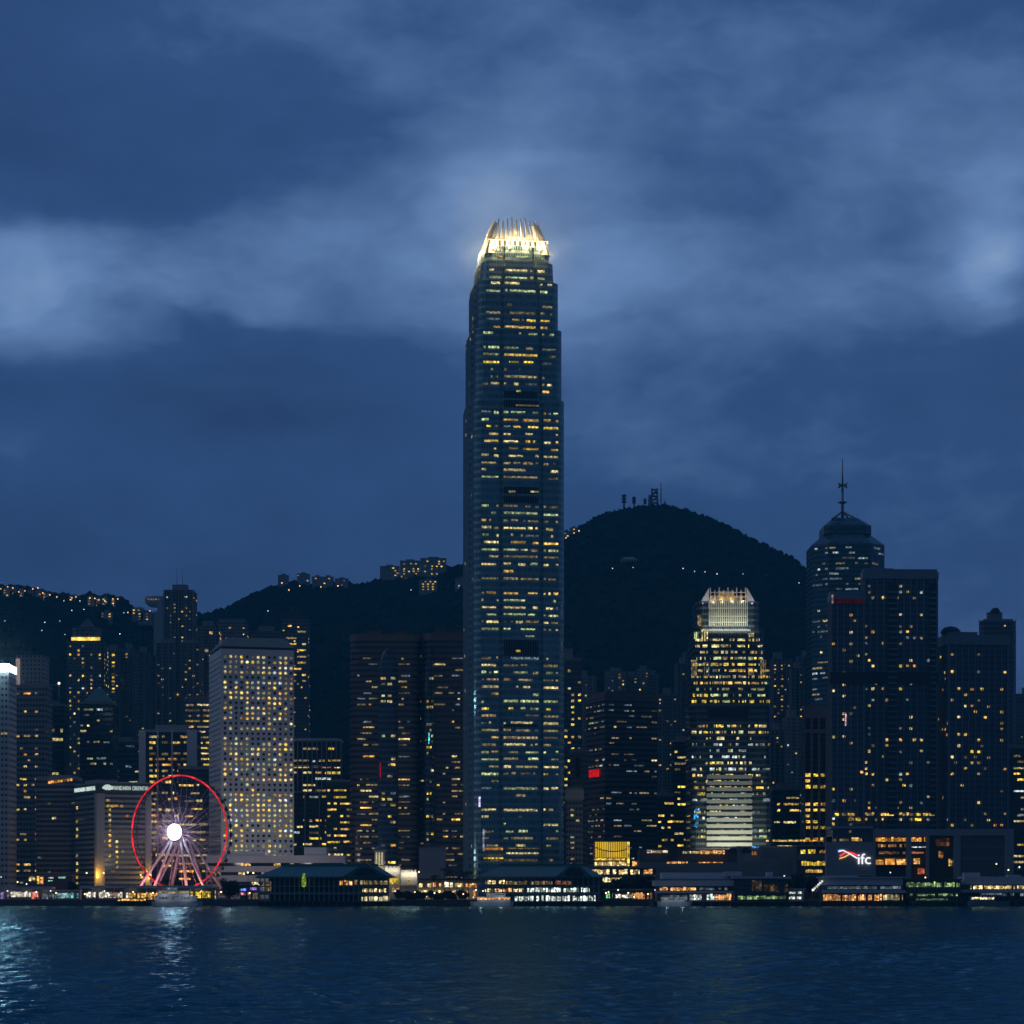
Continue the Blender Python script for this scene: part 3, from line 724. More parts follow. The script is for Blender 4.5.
small_tower()

# ================================================================== white tower of round windows
def round_window_tower():
    Y = 1600.0
    t = tower('office_tower', 'pale tower with rows of round porthole windows and hat roof, beside the ferris wheel', (209, 221, 294), 648.5, Y, 15, WHITE_T, parapet=0, plant=[])
    w, d, H = t.w, t.d, t.H
    m = MB(); m.box(-w / 2 + .6, w / 2 - .6, -d / 2 + .6, d / 2 - .6, H, H + 1.6); m.build('shadow_gap', DARKST, t.root)
    k = .80; m = MB(); hh = Z(636.3, Y) - Z(648.5, Y)
    m.prism(footprint(w + .6, d + .6), H + 1.6, H + hh, [(p[0] * k, p[1] * k) for p in footprint(w, d)]); m.build('hat_roof', GREY, t.root)
    n, rows = 13, 41; r = random.Random(4); pv = (Z(652, Y) - Z(862, Y)) / rows; quads = []; dark = MB()
    u0 = w * .055; pu = (w * .905) / (n - 1)
    rim = MB(); skipn = 0
    for j in range(rows):
        z = H - 5.2 - j * pv; rp = r.choice((.35, .7, .9, .95, .75, .55))
        if j in (15, 26): rp = .08
        for i in range(n):
            u = u0 + i * pu
            if r.random() < rp * (1.05 if i < 12 else .9): mm = pick([(PALE, 6), (YELL, 4), (WARM, 2), (GRNW, 3), (COOL, 2), (ORNG, .7), (DIMW, 2.0)], r)
            else: mm = DPANE
            dm = 1.85
            quads.append(((-w / 2, -d / 2 - .05), (1, 0), u, z, dm + (0 if mm is DPANE else r.uniform(-.1, .12)), dm, mm))
    put_windows(t.root, quads, round_=True, deep=.3)
    m = MB()
    for i in range(12):
        for j in range(rows): z = H - 5.2 - j * pv; y = -d / 2 + 3 + i * (d - 6) / 11; m.tube((-w / 2 + .05, y, z), (-w / 2 - .1, y, z), .9, .9, 8)
    o = m.build('side_windows', DPANE, t.root); o['kind'] = 'stuff'
    # fill lamps added well in front, to brighten the pale face
    for x, z in ((-.4, 28), (.4, 28)): lamp(t.root, (x * w, -d / 2 - 62, z), 6500, (.98, .93, .92), 4)
WHITE_T = principled('white_aluminium', (.74, .72, .74), .55, noise=.08)
DPANE = principled('dark_pane', (.015, .02, .03), .12, spec=.8)
round_window_tower()

# ================================================================== tower with the mast
def mast_tower():
    Y = 1950.0; cx = X(845, Y + 30); z = lambda py: Z(py, Y + 22) - 3; hw = 36.2 * (Y + 30) / F
    root = thing('glass_skyscraper', 'blue green glass tower with stepped chamfered top and tall antenna mast', 'skyscraper', (cx, Y + hw, 3), 0)
    q = hw
    oct_ = lambda h, g: [(-h + g, -h), (h - g, -h), (h, -h + g), (h, h - g), (h - g, h), (-h + g, h), (-h, h - g), (-h, -h + g)]
    m = MB(); g0 = q * .42
    m.prism(oct_(q, g0), 0, z(547)); m.build('curtain_wall', C_['glassteal'], root)
    m = MB(); m.prism(oct_(q, g0), z(547), z(535), oct_(q * .62, g0 * .6)); m.build('sloped_shoulder', C_['glassteal'], root)
    m = MB(); m.prism(oct_(q * .65, g0 * .36), z(536), z(527)); m.prism(oct_(q * .65, g0 * .36), z(527), z(518), oct_(q * .33, g0 * .2)); m.build('upper_tier', C_['glassteal'], root)
    m = MB(); mo = -2.6 * Y / F
    for sx, sy in ((-1, -1), (1, -1), (1, 1), (-1, 1)): m.tube((mo + sx * q * .33, sy * q * .33, z(519.5)), (mo, 0, z(510)), .9, .6)
    m.build('mast_strut', STEEL, root)
    m = MB(); m.tube((mo, 0, z(518)), (mo, 0, z(486)), 1.3, 1.0); m.tube((mo, 0, z(486)), (mo, 0, z(457)), .8, .3)
    m.lathe([(1.2, z(502.5)), (3.4, z(501.5)), (3.6, z(500.5)), (1.0, z(499.5))], 14, (mo, 0)); m.build('mast', STEEL, root)
    for sx in (-1, 1):
        m = MB(); m.tube((mo + sx * .8, -.8, z(484)), (mo + sx * 3.8, -.8, z(486.5)), .8, .5); m.tube((mo + sx * .8, -.8, z(484)), (mo + sx * 3.8, -.8, z(481.5)), .8, .5); m.tube((mo + sx * 2.6, -1.4, z(484)), (mo + sx * 3.2, -1.4, z(484)), 2.1, 2.1, 10); m.build('mast_dish', STEEL, root)
    t = Tower(); t.H = z(547); t.front = ((-q + g0, -q), (1, 0), 2 * (q - g0)); s2 = g0 * math.sqrt(2)
    t.diag = ((-q, -q + g0), (math.sqrt(.5), -math.sqrt(.5)), s2); t.diag2 = ((q - g0, -q), (math.sqrt(.5), math.sqrt(.5)), s2)
    W = []
    for fc, sd in (('front', 1), ('diag', 2), ('diag2', 3)): W += grid_windows(t, 60 + sd, fc, 2.6, 4.2, 2.2, 1.6, .16, [(COOL, 2), (DIMB, 5), (PALE, 2), (GRNW, 1), (DIMW, 2)], z0=90, run=4, rowvar=.9, out=.12)
    put_windows(root, W, deep=.4)
mast_tower()
# ================================================================== the other towers, from the left edge of the bay to the right
def flats(label, px, ytop, Y, th, mat='flats', seed=1, prob=.16, mix=MIX_RES, shape='notch', k=1.6, plant=None, pu=3.2, pv=3.1, ww=1.55, wh=1.3, name='apartment_tower', cat='apartment block', group=None, z0=8, left=True, fins=None, ledges=None, zcut=None, **kw):
    t = tower(name, label, px, ytop, Y, th, C_[mat] if isinstance(mat, str) else mat, cat, group, shape, k, plant=plant if plant is not None else [(.3, .7, 5.0, .3)], fins=fins, ledges=ledges, trim=kw.pop('trim', GREY), **kw)
    z0 = max(z0, zcut - t.z0 if zcut else z0)
    q = grid_windows(t, seed, 'front', pu, pv, ww, wh, prob, mix, z0=z0, run=0 if pu > 2.3 else 3)
    if left and px[1] - px[0] > 2: q += grid_windows(t, seed + 50, 'left', pu, pv, ww, wh, prob, mix, z0=z0)
    if left and (px[1] - px[0] <= 2) and px[2] < 500: q += grid_windows(t, seed + 70, 'right', pu, pv, ww, wh, prob, mix, z0=z0)
    put_windows(t.root, q)
    return t
def office(label, px, ytop, Y, th, mat='officegrey', seed=1, prob=.4, mix=MIX_OFF, name='office_tower', cat='office block', pu=2.4, pv=4.0, ww=1.9, wh=1.5, run=4, shape='box', k=3.0, plant=None, z0=8, left=True, **kw):
    zc = kw.pop('zcut', None); z1 = kw.pop('z1', None); u0 = kw.pop('u0', 0.0); u1 = kw.pop('u1', 1.0); rv = kw.pop('rowvar', .8)
    t = tower(name, label, px, ytop, Y, th, C_[mat] if isinstance(mat, str) else mat, cat, kw.pop('group', None), shape, k, plant=plant, trim=kw.pop('trim', GREY), **kw)
    z0 = max(z0, zc - t.z0 if zc else z0)
    q = grid_windows(t, seed, 'front', pu, pv, ww, wh, prob, mix, z0=z0, z1=z1, run=run, rowvar=rv, u0=u0, u1=u1)
    if left and px[1] - px[0] > 2: q += grid_windows(t, seed + 50, 'left', pu, pv, ww, wh, prob, mix, z0=z0, run=run, rowvar=rv)
    put_windows(t.root, q)
    return t

# --- far left edge
t = office('pale tower cut by the photo edge under a blazing white screen', (-60, -60, 9), 672, 1560, 1, 'panelpale', 21, .02, MIX_COOL, plant=[(.05, .9, 1.5, .4)], cat='office block')
m = MB(); w, d = t.w, t.d; m.box(-w * .15, w / 2, -d / 2 - .6, -d / 2 + .6, t.H + .4, t.H + 5.2); m.build('sign_screen', glow('lit_white_screen', (.72, .9, 1), 60, vary=.05, sample=True), t.root)
m = MB(); m.box(w / 2 + .01, w / 2 + .5, -d / 2 + 1, d / 2 - 2, t.H + .4, t.H + 5.0); m.build('sign_screen', glow('lit_white_side', (.72, .9, 1), 5, vary=.05), t.root)
lamp(t.root, (w * .3, -d / 2 - 14, t.H - 6), 1300, (.45, .8, 1), 3)  # extra lamp added in front, to spread screen light on the facade
glow_volume(tuple(t.root.location + Vector((w * .25, -d / 2, t.H + 3))), 55.0, .0009, (.7, .9, 1))  # volume added to stand in for bloom round the screen
m = MB(); m.box(-w * .15, w / 2, -d / 2 + .6, -d / 2 + 1.2, t.H + .2, t.H + 5.6); m.build('sign_back', DARKST, t.root)

t = office('dark tower with rows of small orange windows and pale top storey, second from left', (12, 12, 46), 687, 1700, 1, 'officegrey', 22, .42, MIX_ORG, pu=2.6, pv=4.3, run=2, ww=2.0, wh=1.5, u1=.8, plant=[])
m = MB(); w, d, H = t.w, t.d, t.H; m.box(-w / 2 + 2.5, w / 2 - 2, -d / 2 + 1, d / 2 - 2, H + .3, H + 21); m.box(-w / 2 + 2, w / 2 - 1.5, -d / 2 + .5, d / 2 - 1.5, H + 21, H + 22.5); m.build('penthouse', C_['flatsw'], t.root)
m = MB(); m.box(-w / 2 + 2.6, -w / 2 + 5.4, -d / 2 + .4, -d / 2 + 1, H + 1, H + 20); m.build('lit_panel', glow('lit_rose', (1, .75, .68), .28, vary=.2), t.root)
t = office('narrow office block with broad pale lit strips behind the orange windowed tower', (43, 43, 64), 706, 1800, 1, 'glassdark', 23, .7, [(PALE, 4), (YELL, 2), (GRNW, 2), (DIMW, 2)], pu=3, pv=6.5, run=4, wh=2.6, z0=75)
m = MB()
for x in (.1, .75): m.tube((t.w * (x - .5), -t.d / 2 + 1, t.H), (t.w * (x - .5), -t.d / 2 + 1, t.H + 16), .35, .3)
m.box(t.w * -.42, t.w * .26, -t.d / 2 + .8, -t.d / 2 + 1.2, t.H + 15.2, t.H + 16); m.build('roof_gantry', STEEL, t.root)
m = MB(); m.lathe([(.2, t.H + 16), (.9, t.H + 16.5), (.9, t.H + 17.4), (.2, t.H + 18)], 8, (t.w * .25, -t.d / 2 + 1)); m.build('beacon', glow('lit_beacon', (1, .8, .6), 2.0, vary=.1), t.root)

t = flats('residential tower with a steep pyramid cap and glowing yellow crown band', (66, 66, 104), 641, 1950, 1, 'flatsb', 24, .34, MIX_RES, shape='notch', plant=[], pu=3.4, pv=3.4, wh=1.8, name='apartment_tower', zcut=60)
w, d, H, Y = t.w, t.d, t.H, 1950
zz = lambda py: Z(py, Y) - t.z0
m = MB(); m.prism(footprint(w * .72, d * .72, 'cham', 3), H + .3, zz(627)); m.build('set_back_storeys', C_['flatsb'], t.root)
m = MB(); m.prism(footprint(w * .40, d * .6, 'cham', 2), zz(627), zz(626)); m.cone(footprint(w * .38, d * .6), zz(626), (0, 0, zz(616.5))); m.build('pyramid_cap', BROWN, t.root)
m = MB()
for i in range(9): x = -w * .34 + w * .68 * i / 8; m.box(x - 1.2, x + 1.2, -d * .36 - .5, -d * .36, H + .8, H + 3.4)
m.build('crown_band', glow('lit_gold', (1, .66, .06), 1.5, vary=.4), t.root)

t = office('dark tower under a green copper pyramid roof, left of the ferris wheel', (80, 80, 113), 704, 1780, 1, 'glassdark', 25, .10, MIX_COOL, plant=[], run=3, z0=60)
m = MB(); m.prism(footprint(t.w * .86, t.d * .86, 'cham', 2), t.H + .3, t.H + 2); m.prism(footprint(t.w * .84, t.d * .84), t.H + 2, t.H + (Z(687, 1780) - Z(704, 1780)), footprint(t.w * .16, t.d * .16)); m.build('pyramid_roof', GREENCU, t.root)

t = flats('thin grey apartment slab with one bright yellow column of windows', (103, 103, 120), 650, 2150, 1, 'flats', 26, .10, MIX_RES, fins=(4, .5, .5))
q = grid_windows(t, 226, 'front', 3.2, 3.3, 2.4, 1.9, .75, MIX_YEL, z0=t.H * .35, u0=.55, u1=.95, colvar=.1); put_windows(t.root, q)
flats('middle grey apartment slab of three, topped by a low lift room', (120, 120, 133), 648, 2160, 1, 'flatsw', 27, .03, MIX_RES, fins=(3, .4, .5))
flats('grey apartment slab with two yellow windows near its top', (133, 133, 149), 652, 2150, 1, 'flats', 28, .06, MIX_RES, fins=(4, .5, .5))
t = flats('tallest dark apartment tower on the left with two thin aerials on its roof', (164, 164, 193), 590, 2050, 1, 'flatsb', 29, .20, MIX_RES, shape='notch', plant=[(.25, .75, 5, .3)], fins=(6, .8, .6), zcut=50)
for x in (-.12, .08):
    m = MB(); m.tube((t.w * x, 0, t.H), (t.w * x, 0, t.H + 20), .3, .12, 6); m.build('aerial', STEEL, t.root)
flats('broad low wing of dark flats with scattered windows in front of the tallest left tower', (156, 156, 200), 643, 1990, 1, 'flatsb', 30, .15, MIX_RES, fins=(5.5, .8, .5), plant=[(.1, .35, 4, .3), (.6, .9, 3, .3)], zcut=40)
flats('brownish flats with large orange windows left of the hat roofed tower', (194, 194, 219), 626, 2180, 1, 'flats', 31, .24, MIX_ORG, pu=4, pv=4, ww=3, wh=2.4)
flats('flat roofed flats rising just behind the hat roofed white tower', (217, 217, 246), 622, 2230, 1, 'flats', 32, .24, MIX_ORG, ledges=(40, 1.5, .6), plant=[(.05, .95, 2.5, .1)])
flats('low brown block of flats half hidden by the hat roofed tower', (246, 246, 284), 631, 2260, 1, 'flatsb', 33, .1, MIX_ORG, shape='round', k=4)
t = flats('slim dark tower right behind the hat roofed white one, yellow windows near its top', (281, 281, 308), 618, 2120, 1, 'flatsb', 34, .06, MIX_YEL, shape='box', plant=[(.3, .6, 6, .3)], zcut=60, trim=DGREY)
q = grid_windows(t, 335, 'front', 4.2, 5.4, 3.4, 1.7, .55, MIX_YEL, z0=t.H - 58, z1=t.H - 4, u0=.3, run=2); put_windows(t.root, q)
m = MB(); m.tube((-3, 0, t.H + 6), (-3, 0, t.H + 12), .5, .1); m.build('aerial', STEEL, t.root)
office('dark office block with tight yellow window rows between the left tower and hat roofed tower', (184, 184, 213), 700, 1830, 1, 'officegrey', 35, .6, [(PALE, 3), (YELL, 3), (DIMW, 3), (ORNG, 1)], pu=2.2, pv=4.1, run=5, z0=20, plant=[(.2, .8, 3, .2)])
t = tower('civic_block', 'white pillared block with dark glass bays and orange lit floors behind the ferris wheel', (139, 139, 197), 732, 1720, 1, C_['glassdark'], 'office block', None, 'box', plant=[(.25, .8, 5, .3)], trim=WHITE_T, roof=PALE_STONE)
w, d, H = t.w, t.d, t.H
for (a, b) in ((0, .115), (.31, .335), (.56, .585), (.83, 1.0)):
    m = MB(); m.box(-w / 2 + w * a, -w / 2 + w * b, -d / 2 - 1.2, -d / 2 + .05, 0, H + 1.2); m.build('pillar', WHITE_T, t.root)
q = grid_windows(t, 36, 'front', 2.2, 4.0, 2.0, 1.9, .55, MIX_ORG, z0=20, run=3, skip=lambda i, j: i / (w / 2.2) < .13 or i / (w / 2.2) > .8); put_windows(t.root, q)
t = office('near black office block with broken yellow strips standing behind the wheel', (178, 178, 209), 769, 1670, 1, 'glassdark', 37, .5, [(PALE, 3), (WARM, 3), (DIMW, 3), (ORNG, 1)], pu=2.0, pv=5.4, run=6, z0=10, plant=[(.1, .9, 1.5, .1)], z1=Z(785, 1670))
# --- hotel
t = tower('hotel', 'long grey hotel with white lettered roof sign and a yellow uplit corner column', (75, 99.5, 150), 784, 1560, 27, C_['hotel'], 'hotel', None, 'box', plant=[(.1, .5, 3, .3)], trim=PALE_STONE, ledges=(3.3, .25, .35), roof=PALE_STONE)
w, d, H = t.w, t.d, t.H
m = MB(); m.box(-w / 2 - 2.6, -w / 2 + 2.6, -d / 2 - 2.6, -d / 2 + 2.6, 5, H - 6); m.build('corner_column', PALE_STONE, t.root)
m = MB(); m.box(w / 2 - 3.4, w / 2 + .6, -d / 2 - 1.4, -d / 2 + 2, 5, H - 6); m.build('end_column', PALE_STONE, t.root)
lamp(t.root, (-w / 2 - 4.6, -d / 2 - 4.6, 15), 5200, (1, .50, .04), .6); lamp(t.root, (w / 2 - 1.5, -d / 2 - 4, 15), 2200, (1, .54, .06), .6)
for fx in (.3, .85): lamp(t.root, (-w / 2 + w * fx, -d / 2 - 45, 34), 3600, (1, .86, .78), 14)  # fill lamps added out in front, to lift the hotel walls

m = MB(); m.box(-w / 2 - .6, w / 2 + .6, -d / 2 - .7, -d / 2 - .3, H - 5.5, H + .6); m.box(-w / 2 - .7, -w / 2 - .3, -d / 2 - .3, d / 2 + .6, H - 5.5, H + .6); m.build('sign_fascia', DGREY, t.root)
sg = glow('lit_sign_white', (.80, 1, .93), .9, vary=.05, hue=0)
o = text('MANDARIN ORIENTAL', 3.9, sg, t.root, (-w / 2 + w * .24, -d / 2 - .9, H - 3.7), sx=1.0)
o.scale.x = (w * .73) / max(v.co.x for v in o.data.vertices)
o2 = text('MANDARIN ORIENTAL', 3.9, sg, t.root, (-w / 2 - .9, d / 2 - 1.5, H - 3.7), rot=(R(90), 0, R(-90))); o2.scale.x = (d * .86) / max(v.co.x for v in o2.data.vertices)
m = MB()
for i in range(7):
    a0, a1 = R(18 + 144 * i / 7), R(18 + 144 * (i + .75) / 7); c0 = (-w / 2 + w * .15, H - 4.2)
    b = m.add([(c0[0] + math.cos(a_) * rr, -d / 2 - .85, c0[1] + math.sin(a_) * rr) for rr, a_ in ((.6, a0), (4.0, a0), (4.0, a1), (.6, a1))]); m.face((b, b + 3, b + 2, b + 1)[::-1])
m.build('fan_emblem', sg, t.root)
q = []
r = random.Random(77)
for (fx, z0_, z1_, step) in ((.2, 24, H - 15, 3.3), (.34, 20, H - 24, 3.3)):
    z = z0_
    while z < z1_:
        if r.random() < .72: q.append(((-w / 2, -d / 2 - .36), (1, 0), w * fx, z, 1.5, 1.6, pick(MIX_YEL, r)))
        z += step
for i in range(9):
    if r.random() < .75: q.append(((-w / 2, -d / 2 - .36), (1, 0), w * (.12 + .045 * i), H - 14, 1.8, 1.5, pick(MIX_ORG, r)))
q += grid_windows(t, 38, 'front', 3.2, 3.3, 2.0, 1.5, .045, MIX_ORG, z0=12, z1=H - 8, out=.36)
z = 9
while z < H - 12:
    if r.random() < .9: q.append(((-w / 2 - .36, d / 2), (0, -1), d * .10, z + r.uniform(-.4, .4), 2.6, 1.9, pick([(PALE, 3), (YELL, 4), (WARM, 3)], r)))
    z += 4.6
put_windows(t.root, q)
t = tower('hotel_wing', 'plain grey building with an orange strip under its roof, left of the lettered hotel', (36, 36, 77), 779, 1620, 2, C_['hotel'], 'hotel wing', None, 'box', plant=[(.3, .8, 2.5, .2)], trim=PALE_STONE, ledges=(3.3, .2, .25), roof=PALE_STONE)
w, d, H = t.w, t.d, t.H
m = MB()
for i in range(8): m.box(-w / 2 + w * (.3 + .075 * i), -w / 2 + w * (.3 + .075 * i + .06), -d / 2 - .5, -d / 2 - .3, H - 3.0 + i * .25, H - 1.4 + i * .25)
m.build('lit_cornice', ORNG, t.root)
put_windows(t.root, grid_windows(t, 39, 'front', 3.2, 3.3, 2.4, 1.6, .04, [(DIMW, 2), (DIMB, 2), (PALE, 1)], z0=12, z1=H - 8, out=.3))
m = MB(); m.box(-w / 2 - .3, w / 2 + 1, -d / 2 - .8, d / 2, H - 8, H - 6.6); m.build('cornice', PALE_STONE, t.root)
# --- long white post office block
t = tower('post_office', 'long low white building with banded floors at the foot of the porthole tower', (206, 206, 345), 857, 1500, 0, WHITE_T, 'low building', None, 'box', depth=30, plant=[(.12, .42, 3.2, .2), (.7, .86, 5.5, .2)], roof=WHITE_T, parapet=1.0)
w, d, H = t.w, t.d, t.H
for i, z in enumerate((H * .10, H * .33, H * .56, H * .78)):
    m = MB(); m.box(-w / 2 + 1, w / 2 - 1, -d / 2 - .12, -d / 2 + .02, z, z + 2.0); m.build('window_band', DPANE, t.root)
r = random.Random(40); q = []
for z in (H * .10 + 1, H * .33 + 1, H * .56 + 1, H * .78 + 1):
    u = 6
    while u < w - 8:
        if r.random() < (.5 if z > H * .5 else .25): L = r.choice((2.5, 4, 6)); q.append(((-w / 2, -d / 2 - .16), (1, 0), u, z, L, 1.5, pick([(WARM, 4), (YELL, 2), (PALE, 2), (DIMW, 2)], r))); u += L
        u += r.uniform(3, 12)
put_windows(t.root, q)
for fx in (-.3, .2): lamp(t.root, (w * fx, -d / 2 - 30, 24), 3000, (1, .90, .86), 3)

# --- framed block and neighbours
t = tower('office_tower', 'office block with tall white fins around its top storeys, right of the porthole tower', (293, 293, 341), 741, 1700, 1, C_['glassdark'], 'office block', None, 'box', plant=[(.1, .9, 1.5, .1)], trim=WHITE_T)
w, d, H = t.w, t.d, t.H; cut = Z(792, 1700) - 3
m = MB()
for i in range(11): x = -w / 2 + w * i / 10; m.box(x - .35, x + .35, -d / 2 - 1.3, -d / 2 + .02, cut, H + 1)
for z in (H, cut, (H + cut) / 2): m.box(-w / 2, w / 2, -d / 2 - 1.25, -d / 2 - .1, z - .4, z + .4)
m.build('fin_lattice', principled('grey_fin', (.36, .4, .44), .5), t.root)
q = grid_windows(t, 41, 'front', 2.2, 4.2, 1.8, 1.7, .42, [(PALE, 4), (YELL, 3), (DIMW, 4), (COOL, 1), (ORNG, 1)], z0=14, run=5, rowvar=.9); put_windows(t.root, q)
for x in (.25, .55, .8):
    m = MB(); m.box(-w / 2 + w * x - .5, -w / 2 + w * x + .5, -d / 2 - .9, -d / 2 + .02, 8, cut); m.build('pilaster', GREY, t.root)
office('small dark office block with greenish yellow strips left of the brown twin towers', (326, 326, 351), 782, 1660, 1, 'glassdark', 42, .55, MIX_YEL, pu=2.2, pv=4.4, run=5, z0=14, plant=[(.2, .7, 2, .2)])

# --- brown granite twin towers
def granite_tower(label, px, ytop, seed, prob, glass_u):
    t = tower('office_tower', label, px, ytop, 1640, 1, C_['brownb'], 'office block', None, 'round', 7.0, 34, trim=BROWN, ledges=(3.9, .5, .35), plant=[(.22, .42, 3.4, .3), (.62, .8, 3.2, .3)], roof=BROWN)
    w, d, H = t.w, t.d, t.H
    u0, u1 = glass_u
    m = MB(); hw_ = w * (u1 - u0) / 2; ux = -w / 2 + w * (u0 + u1) / 2
    arc = lambda h: [(ux - h, -d / 2 + .5), (ux - h, -d / 2 - .6), (ux - h * .6, -d / 2 - 2.0), (ux, -d / 2 - 2.5), (ux + h * .6, -d / 2 - 2.0), (ux + h, -d / 2 - .6), (ux + h, -d / 2 + .5)]
    m.prism(arc(hw_), 4, H - 26); m.prism(arc(hw_), H - 26, H - 14, [(ux + (p[0] - ux) * .62, p[1]) for p in arc(hw_)]); m.prism([(ux + (p[0] - ux) * .62, p[1]) for p in arc(hw_)], H - 14, H - 9, [(ux + (p[0] - ux) * .05, p[1] * .999) for p in arc(hw_)])
    m.build('glass_bay', C_['glassblue'], t.root)
    m = MB(); m.prism(footprint(w + 1, d + 1, 'round', 7.2), H - 4.5, H - .2); m.build('cornice', BROWN, t.root)
    o = .37
    q = grid_windows(t, seed, 'front', 2.0, 3.9, 1.6, 1.15, prob, [(DIMW, 8), (YELL, 1.5), (PALE, 2.5), (WARM, 1.5), (DIMB, 4)], z0=12, z1=H - 14, run=4, rowvar=1.0, u0=.1, u1=.9, out=.42,
                     skip=lambda i, j: u0 - .03 < (i + 1) * 2.0 / w < u1 + .02)
    r = random.Random(seed)
    z = 14 + 1.95
    while z < H - 30:
        if r.random() < .5:
            for xx in (-.45, .2, .55):
                if r.random() < .5: q.append(((ux, -d / 2 - 2.45), (1, 0), xx * hw_, z, hw_ * r.uniform(.3, .55), 1.5, pick(MIX_OFF, r)))
        z += 3.9
    put_windows(t.root, q, deep=.5); return t
t = granite_tower('left twin of the brown granite towers with a pointed blue glass bay', (350, 350, 420), 634, 43, .26, (.40, .68))
m = MB(); m.box(t.w * -.07, t.w * -.06, -t.d / 2 - 2.8, -t.d / 2 - 2.5, Z(778, 1640) - 3, Z(763, 1640) - 3); m.build('light_strip', REDL, t.root)
t = granite_tower('right twin of the brown granite towers, nearest the tallest tower', (424, 424, 476), 633, 44, .28, (.02, .2))
m = MB(); m.box(-t.w / 2 + 3, -t.w / 2 + 3.8, -t.d / 2 - 2.9, -t.d / 2 - 2.4, Z(744, 1640) - 3, Z(733, 1640) - 3); m.build('light_strip', glow('lit_aqua', (.1, .9, 1), 1), t.root)
t = tower('office_tower', 'recessed dark link block between the brown granite twin towers', (415, 415, 430), 640, 1665, 1, C_['brown'], 'office block', None, 'box', plant=[], trim=BROWN)
put_windows(t.root, grid_windows(t, 45, 'front', 2.0, 3.9, 1.6, 1.4, .2, MIX_OFF, z0=12))

# --- behind and right of the tall tower
flats('blue grey tower emerging at the right edge of the tallest one', (560, 560, 582), 660, 1850, 0, 'glassblue', 46, .28, MIX_YEL, shape='box', pu=2.6, pv=4.6, ww=2.2, wh=1.9, plant=[(.1, .6, 9, .3)], name='office_tower', cat='office block', zcut=40)
flats('pale slim flats with a single white lamp right of the blue grey tower', (581, 583, 596), 676, 2150, 3, 'flatsw', 47, .08, MIX_RES, fins=(3.5, .4, .5), plant=[(.0, .35, 5, .3)])
t = flats('grey brown tower annexe with a dark shaft beside the red lit sign', (570, 572, 588), 752, 1700, 4, 'brown', 48, .05, MIX_RES, shape='box', pu=3, pv=4, plant=[(.1, .8, 2, .2)], name='office_tower', cat='office block')
m = MB(); m.box(-t.w / 2 + t.w * .22, -t.w / 2 + t.w * .5, -t.d / 2 - .3, -t.d / 2 + .05, Z(777, 1700) - 3, Z(758, 1700) - 3); m.build('shaft', principled('black_shaft', (.006, .006, .008), .8), t.root)
t = office('broad dull brown tower with a red sign low on its side face', (586, 605, 658), 697, 1760, 20, 'brownb', 49, .10, [(DIMW, 7), (PALE, 1.5), (COOL, 1), (DIMB, 4)], pu=2.0, pv=4.0, run=4, wh=1.2, rowvar=1.2, z0=10, trim=BROWN, ledges=(4.0, .4, .3), plant=[(.05, .95, 4, .1)])
m = MB(); z0_, z1_ = Z(776, 1760) - 3, Z(768.5, 1760) - 3
m.box(-t.w / 2 - 1.0, -t.w / 2 - .4, t.d * -.22, t.d * .02, z0_, z1_); m.box(-t.w / 2 - 1.0, -t.w / 2 - .4, t.d * .05, t.d * .28, z0_, z1_); m.build('red_sign', REDL, t.root)
t = office('small grey topped block with three white columns of lit windows', (566, 567, 583), 790, 1600, 2, 'officegrey', 50, .75, [(COOL, 3), (PALE, 4), (DIMW, 1)], pu=3.6, pv=3.6, run=0, ww=2.2, wh=1.3, z0=6, z1=Z(800, 1600) - 6, plant=[], rowvar=.3)
m = MB(); m.box(-t.w / 2 - .5, t.w / 2 + .5, -t.d / 2 - .6, t.d / 2, Z(799.5, 1600) - 3, t.H + .3); m.build('blank_top', PALE_STONE, t.root)
for i, (px, yt, lb) in enumerate((((605, 606, 626), 671, 'apartment tower with an orange lit corner, behind the brown tower'), ((625, 626, 638), 675, 'low dim flats between two pale apartment tower tops behind the brown tower'),
                                  ((637, 638, 649), 669, 'apartment tower topped by twin lift rooms behind the brown tower'), ((648, 649, 658), 674, 'narrow grey flats at the right end of the row behind the brown tower'))):
    flats(lb, px, yt, 2250 + i * 12, 1, 'flatsw' if i != 1 else 'flats', 51 + i, .16, MIX_RES, fins=(3.6, .5, .5), plant=[(.25, .75, 3, .3)], zcut=120)
flats('dim dark flats right of the brown tower', (657, 658, 677), 694, 2050, 2, 'flatsb', 56, .10, MIX_RES, fins=(4, .5, .5))
flats('very dark tall flats left of the shorter claw topped tower', (675, 677, 690), 663, 2150, 2, 'flatsb', 57, .03, MIX_COOL, fins=(4, .5, .5))
flats('taller dark flats touching the left edge of the shorter claw topped tower', (683, 685, 700), 652, 2200, 2, 'flatsb', 58, .02, MIX_COOL, fins=(4, .5, .5))
office('office block with ragged yellow green window rows left of the shorter claw topped tower', (671, 673, 694), 742, 1740, 3, 'glassdark', 59, .5, [(YELL, 4), (GRNW, 2), (PALE, 3), (DIMW, 2), (ORNG, 1)], pu=2.2, pv=4.2, run=4, z0=10)
office('low dark block with yellow strips between brown tower and yellow windowed office', (657, 658, 674), 796, 1700, 2, 'glassdark', 160, .55, MIX_YEL, pu=2.2, pv=4.3, run=5, z0=8)
flats('dark flats with an orange window column right of the shorter claw topped tower', (771, 773, 791), 659, 2200, 2, 'flatsb', 61, .20, MIX_ORG, fins=(4, .5, .5), plant=[(.1, .55, 6, .3)], zcut=60)
